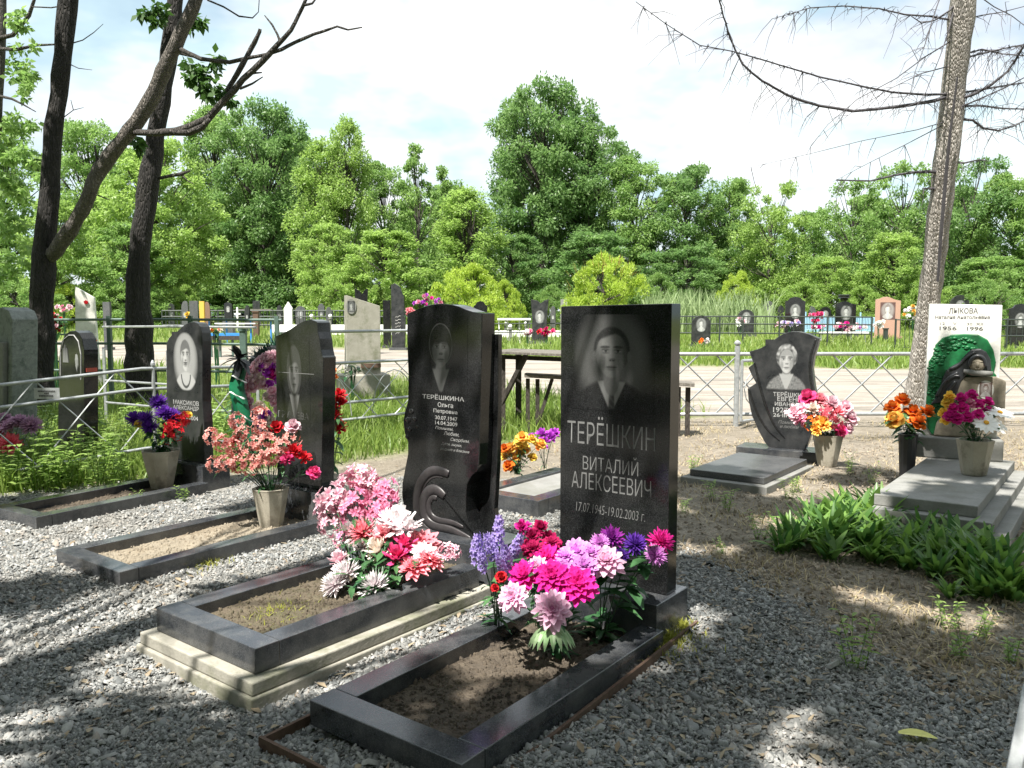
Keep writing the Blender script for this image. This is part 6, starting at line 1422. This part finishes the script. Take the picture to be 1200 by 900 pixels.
LIT = [(G(100, 835), .12), (G(25, 885), .1), (G(230, 800), .1), (G(60, 775), .12), (P(440, 610, 3.75), .34), (P(470, 640, 3.6), .3), (P(410, 580, 3.8), .28), (P(650, 670, 2.92), .3), (P(590, 650, 2.95), .2), (P(690, 650, 3.0), .2), (P(765, 640, 3.05), .14), (G(590, 790, .08), .13),
       (G(150, 615), .3), (G(250, 640), .3), (G(70, 655), .3), (G(200, 600), .25), (G(330, 660), .2), (G(190, 735), .17), (G(60, 755), .12), (G(130, 720), .14), (G(430, 735, .2), .22), (G(260, 740, .2), .2), (G(470, 745, .08), .2), (G(560, 700, .1), .2), (G(480, 780), .12),
       (P(310, 520, 5.0), .45), (G(200, 630, .1), .3), (P(700, 500, 3.2), .12), (G(810, 735), .15), (G(1000, 700), .12), (G(930, 880), .12), (G(1130, 735), .14), (P(960, 600, 5.3), .3), (P(1000, 590, 5.2), .2)]
def unlit(q, r):
    for t_, R_ in LIT:
        d = q-t_
        if (d-SUN*d.dot(SUN)).length < R_+r*.7: return False
    return True
CL = [[c for c in l if unlit(*c)] for l in CL]
n_ = 0
while n_ < 130:
    q = Vector((rnd.uniform(-7, 7), rnd.uniform(-7, 3.6), rnd.uniform(6.4, 9.6))); r = rnd.uniform(.25, .55)
    s_ = q-SUN*(q.z/SUN.z)
    if not unlit(q, r): continue
    if s_.y > 5 and rnd.random() < .72: continue
    if s_.x < -.2 and s_.y > 3.3 and rnd.random() < .6: continue
    j = min(range(len(STs)), key=lambda i_: (STs[i_][0]-q.x)**2+(STs[i_][1]-q.y)**2); CL[j].append((q, r)); n_ += 1
for i, ((x, y), c) in enumerate(zip(STs, CL)):
    shade_tree('unseen leafy tree added around the plot to hold back sky light', x, y, 8.2, c, seed=40+i, tr=.16)
for i, (x, y, sc_, key) in enumerate(((-13, 3, .62, 'oak2'), (-18, -4, .75, 'oak'), (-11, -8, .7, 'oak2'), (-21, 9, .7, 'oak'), (-4, -13, .8, 'oak'), (6, -14, .8, 'oak2'), (14, -6, .8, 'oak'), (18, 4, .7, 'oak2'), (-7, -6, .62, 'oak2'), (1, -8, .7, 'oak'), (8, -7, .65, 'oak2'), (-9.5, -1, .6, 'oak'), (10.5, -1.5, .6, 'oak'), (-10, 6.5, .5, 'oak2'))):  # unseen trees added to block sky light and darken the granite reflections
    me, tm, H, R = TV[key]; r_ = thing('shade_tree', 'unseen leafy tree added around the plot to hold back sky light', 'tree', (x, y, 0), i*1.3, 'trees around the plot outside the picture')
    link('crown', me, r_, (0, 0, 0), None, sc_, LF_C); link('trunk', tm, r_, (0, 0, 0), None, sc_, BARKD)
# ---------------------------------------------------------------- plants on the ground
def lily(seed, n=13, hl=.24):
    r = random.Random(seed); mb = MB()
    for i in range(n):
        a = r.uniform(0, 6.28); e = r.uniform(.75, 1.35); b0 = (r.uniform(-.05, .05), r.uniform(-.05, .05), 0)
        blade(mb, b0, (math.cos(a)*math.cos(e), math.sin(a)*math.cos(e), math.sin(e)), hl*r.uniform(.75, 1.2), .054*r.uniform(.6, 1.2), r.uniform(.3, 1.3), r, 5)
    return mb.mesh('leaves', True)
LY = [lily(i, 26, .245) for i in range(4)]
for m_ in LY: m_.materials.append(LF_L)
def scatter_plants(name, label, cat, group, meshes, spots, smin, smax, part='leaves'):
    for i, (x, y, k) in enumerate(spots):
        r_ = thing(name, label, cat, (x, y, terr(x, y)-.01), rnd.uniform(0, 6.28), group); link(part, rnd.choice(meshes), r_, None, None, rnd.uniform(smin, smax)*k)
sp = []
for px, py, k in ((915, 655, .7), (935, 648, .9), (955, 640, 1), (975, 650, 1), (995, 642, 1.1), (1015, 650, 1), (1035, 645, 1.1), (1055, 652, 1), (1075, 648, 1.1), (1095, 655, 1), (940, 628, .9), (960, 618, 1), (985, 622, 1), (1010, 618, 1.1), (1035, 622, 1.1), (1060, 625, 1.1), (1085, 632, 1.1), (1005, 632, 1), (1045, 636, 1), (1025, 606, 1), (1050, 608, 1), (1000, 606, .9), (1110, 662, 1), (1128, 668, 1), (1145, 678, 1.05), (1163, 686, 1.05), (1182, 694, 1), (1198, 706, 1), (1120, 648, 1.05), (1142, 658, 1.1), (1165, 668, 1.1), (1188, 678, 1.05), (1100, 676, .8), (1150, 700, .8), (968, 662, .8), (1030, 662, .8), (1068, 668, .7), (925, 638, .7), (1150, 690, .7), (1120, 700, .6)):
    g = G(px, py, .0); sp.append((g.x+rnd.uniform(-.05, .05), g.y+rnd.uniform(-.05, .05), k))
scatter_plants('broad_leaf_plant', 'broad leaved green plant in the dense clump before the stepped grave base', 'plant', 'clump of broad leaved plants', LY, sp, .85, 1.15)
def weed(seed):
    r = random.Random(seed); mb = MB()
    for s in range(5):
        a = r.uniform(0, 6.28); t_ = Vector((math.cos(a)*.3, math.sin(a)*.3, 1)).normalized(); h = r.uniform(.15, .34); b0 = Vector((r.uniform(-.04, .04), r.uniform(-.04, .04), 0))
        mb.tube([b0, b0+t_*h], [.003, .0015], 3, False)
        for k in range(9):
            b_ = r.uniform(0, 6.28); blade(mb, b0+t_*h*(.2+.8*k/8), (math.cos(b_), math.sin(b_), .45), r.uniform(.04, .08), .024, .6, r, 3)
    return mb.mesh('leaves')
WD = [weed(i+50) for i in range(4)]
for m_ in WD: m_.materials.append(LF_A)
sp = []
for i in range(34):
    g = G(rnd.uniform(-10, 150), rnd.uniform(540, 585)-.0, 0); gx_, gy_ = g.x, g.y
    if in_grave(gx_, gy_, .05): gy_ += .6; gx_ += -.3
    sp.append((gx_, gy_, rnd.uniform(.8, 1.4)))
for px, py in ((25, 470), (40, 462), (60, 470), (20, 500), (110, 470), (130, 480), (150, 470), (255, 470), (265, 450), (258, 500)):
    p = P(px, 480, rnd.uniform(8.4, 9.5)); sp.append((p.x, p.y, 1.5))
scatter_plants('leafy_weed', 'leafy weed growing along the foot of the lattice fence', 'weed', 'weeds by the lattice fence', WD, sp, .9, 1.3)
sp = []
for px, py in ((290, 735, ), (300, 730), (270, 722), (325, 712), (370, 700)): g = G(px, py, .17); sp.append((g.x, g.y, .45))
for px, py in ((835, 592), (800, 610), (850, 605), (925, 585), (935, 578), (995, 560), (1020, 570), (905, 650), (890, 640), (1110, 740), (1150, 750), (1180, 780), (1125, 780), (1000, 800), (845, 660), (215, 595), (160, 600), (810, 560)): g = G(px, py, 0); sp.append((g.x, g.y, rnd.uniform(.4, .8)))
scatter_plants('small_weed', 'small stray weed sprouting from bare earth or gravel', 'weed', 'stray weeds on the bare ground', WD, [s for s in sp], .7, 1.1)
pts = []
for px, py, r, n_ in ((785, 778, .1, 700), (765, 790, .06, 250), (722, 798, .035, 120), (800, 762, .05, 150), (240, 672, .1, 260), (330, 715, .1, 300)):
    g = G(px, py, 0 if px > 400 or py < 700 else .165)
    for i in range(n_):
        a, q = rnd.uniform(0, 6.28), abs(rnd.gauss(0, .5))*r*1.6; x, y = g.x+q*math.cos(a), g.y+q*math.sin(a); pts.append((x, y, max(g.z, terr(x, y)+.006)))
blades('moss', leaf_mat('moss_blades', (.2, .22, .03), (.36, .36, .07), .2), pts, .015, .045, .0022, 'yellow green tufts of moss beside the kerb of the nearest grave', 'moss', 1.2)
# fallen leaves and scraps
n_ = 3400; mb = MB()
for i in range(n_):
    y = 1.8*(9/1.8)**rnd.random(); x = rnd.uniform(-.6, .66)*y
    if x < .3 and rnd.random() < .55 or in_grave(x, y): continue
    a = rnd.uniform(0, 6.28); blade(mb, (x, y, terr(x, y)+rnd.uniform(.004, .018)), (math.cos(a), math.sin(a), rnd.uniform(-.05, .3)), rnd.uniform(.02, .065), rnd.uniform(.008, .028), rnd.uniform(.2, 1.0), n=2)
tag(mb.build('leaf_litter', leaf_mat('dead_leaves', (.16, .115, .07), (.36, .3, .21), .15, .7), fix=False), 'dry brown leaves and scraps scattered over the ground', 'leaf litter', kind='stuff')
yl = thing('fallen_leaf', 'single large yellow leaf lying on dark gravel in the foreground', 'leaf', G(1075, 868, .055)); yl.location.z = terr(yl.location.x, yl.location.y)+.022
mb = MB(); blade(mb, (-.055, .012, .0), (1, -.25, .15), .115, .05, .35, n=6, t=.8)
mb.build('leaf_blade', leaf_mat('yellow_leaf', (.55, .55, .1), (.75, .72, .25), .2), yl, fix=False)
pl = thing('metal_post', 'leaning pale metal bar at the lower right edge of the picture', 'post', G(1180, 930, 0))
mb = MB(); mb.bar(P(1183, 935, 1.95)-pl.location, P(1212, 790, 2.15)-pl.location, .035, .035); mb.build('bar', METAL, pl, bevel=.003)
sc.render.resolution_x = 1024; sc.render.resolution_y = 768
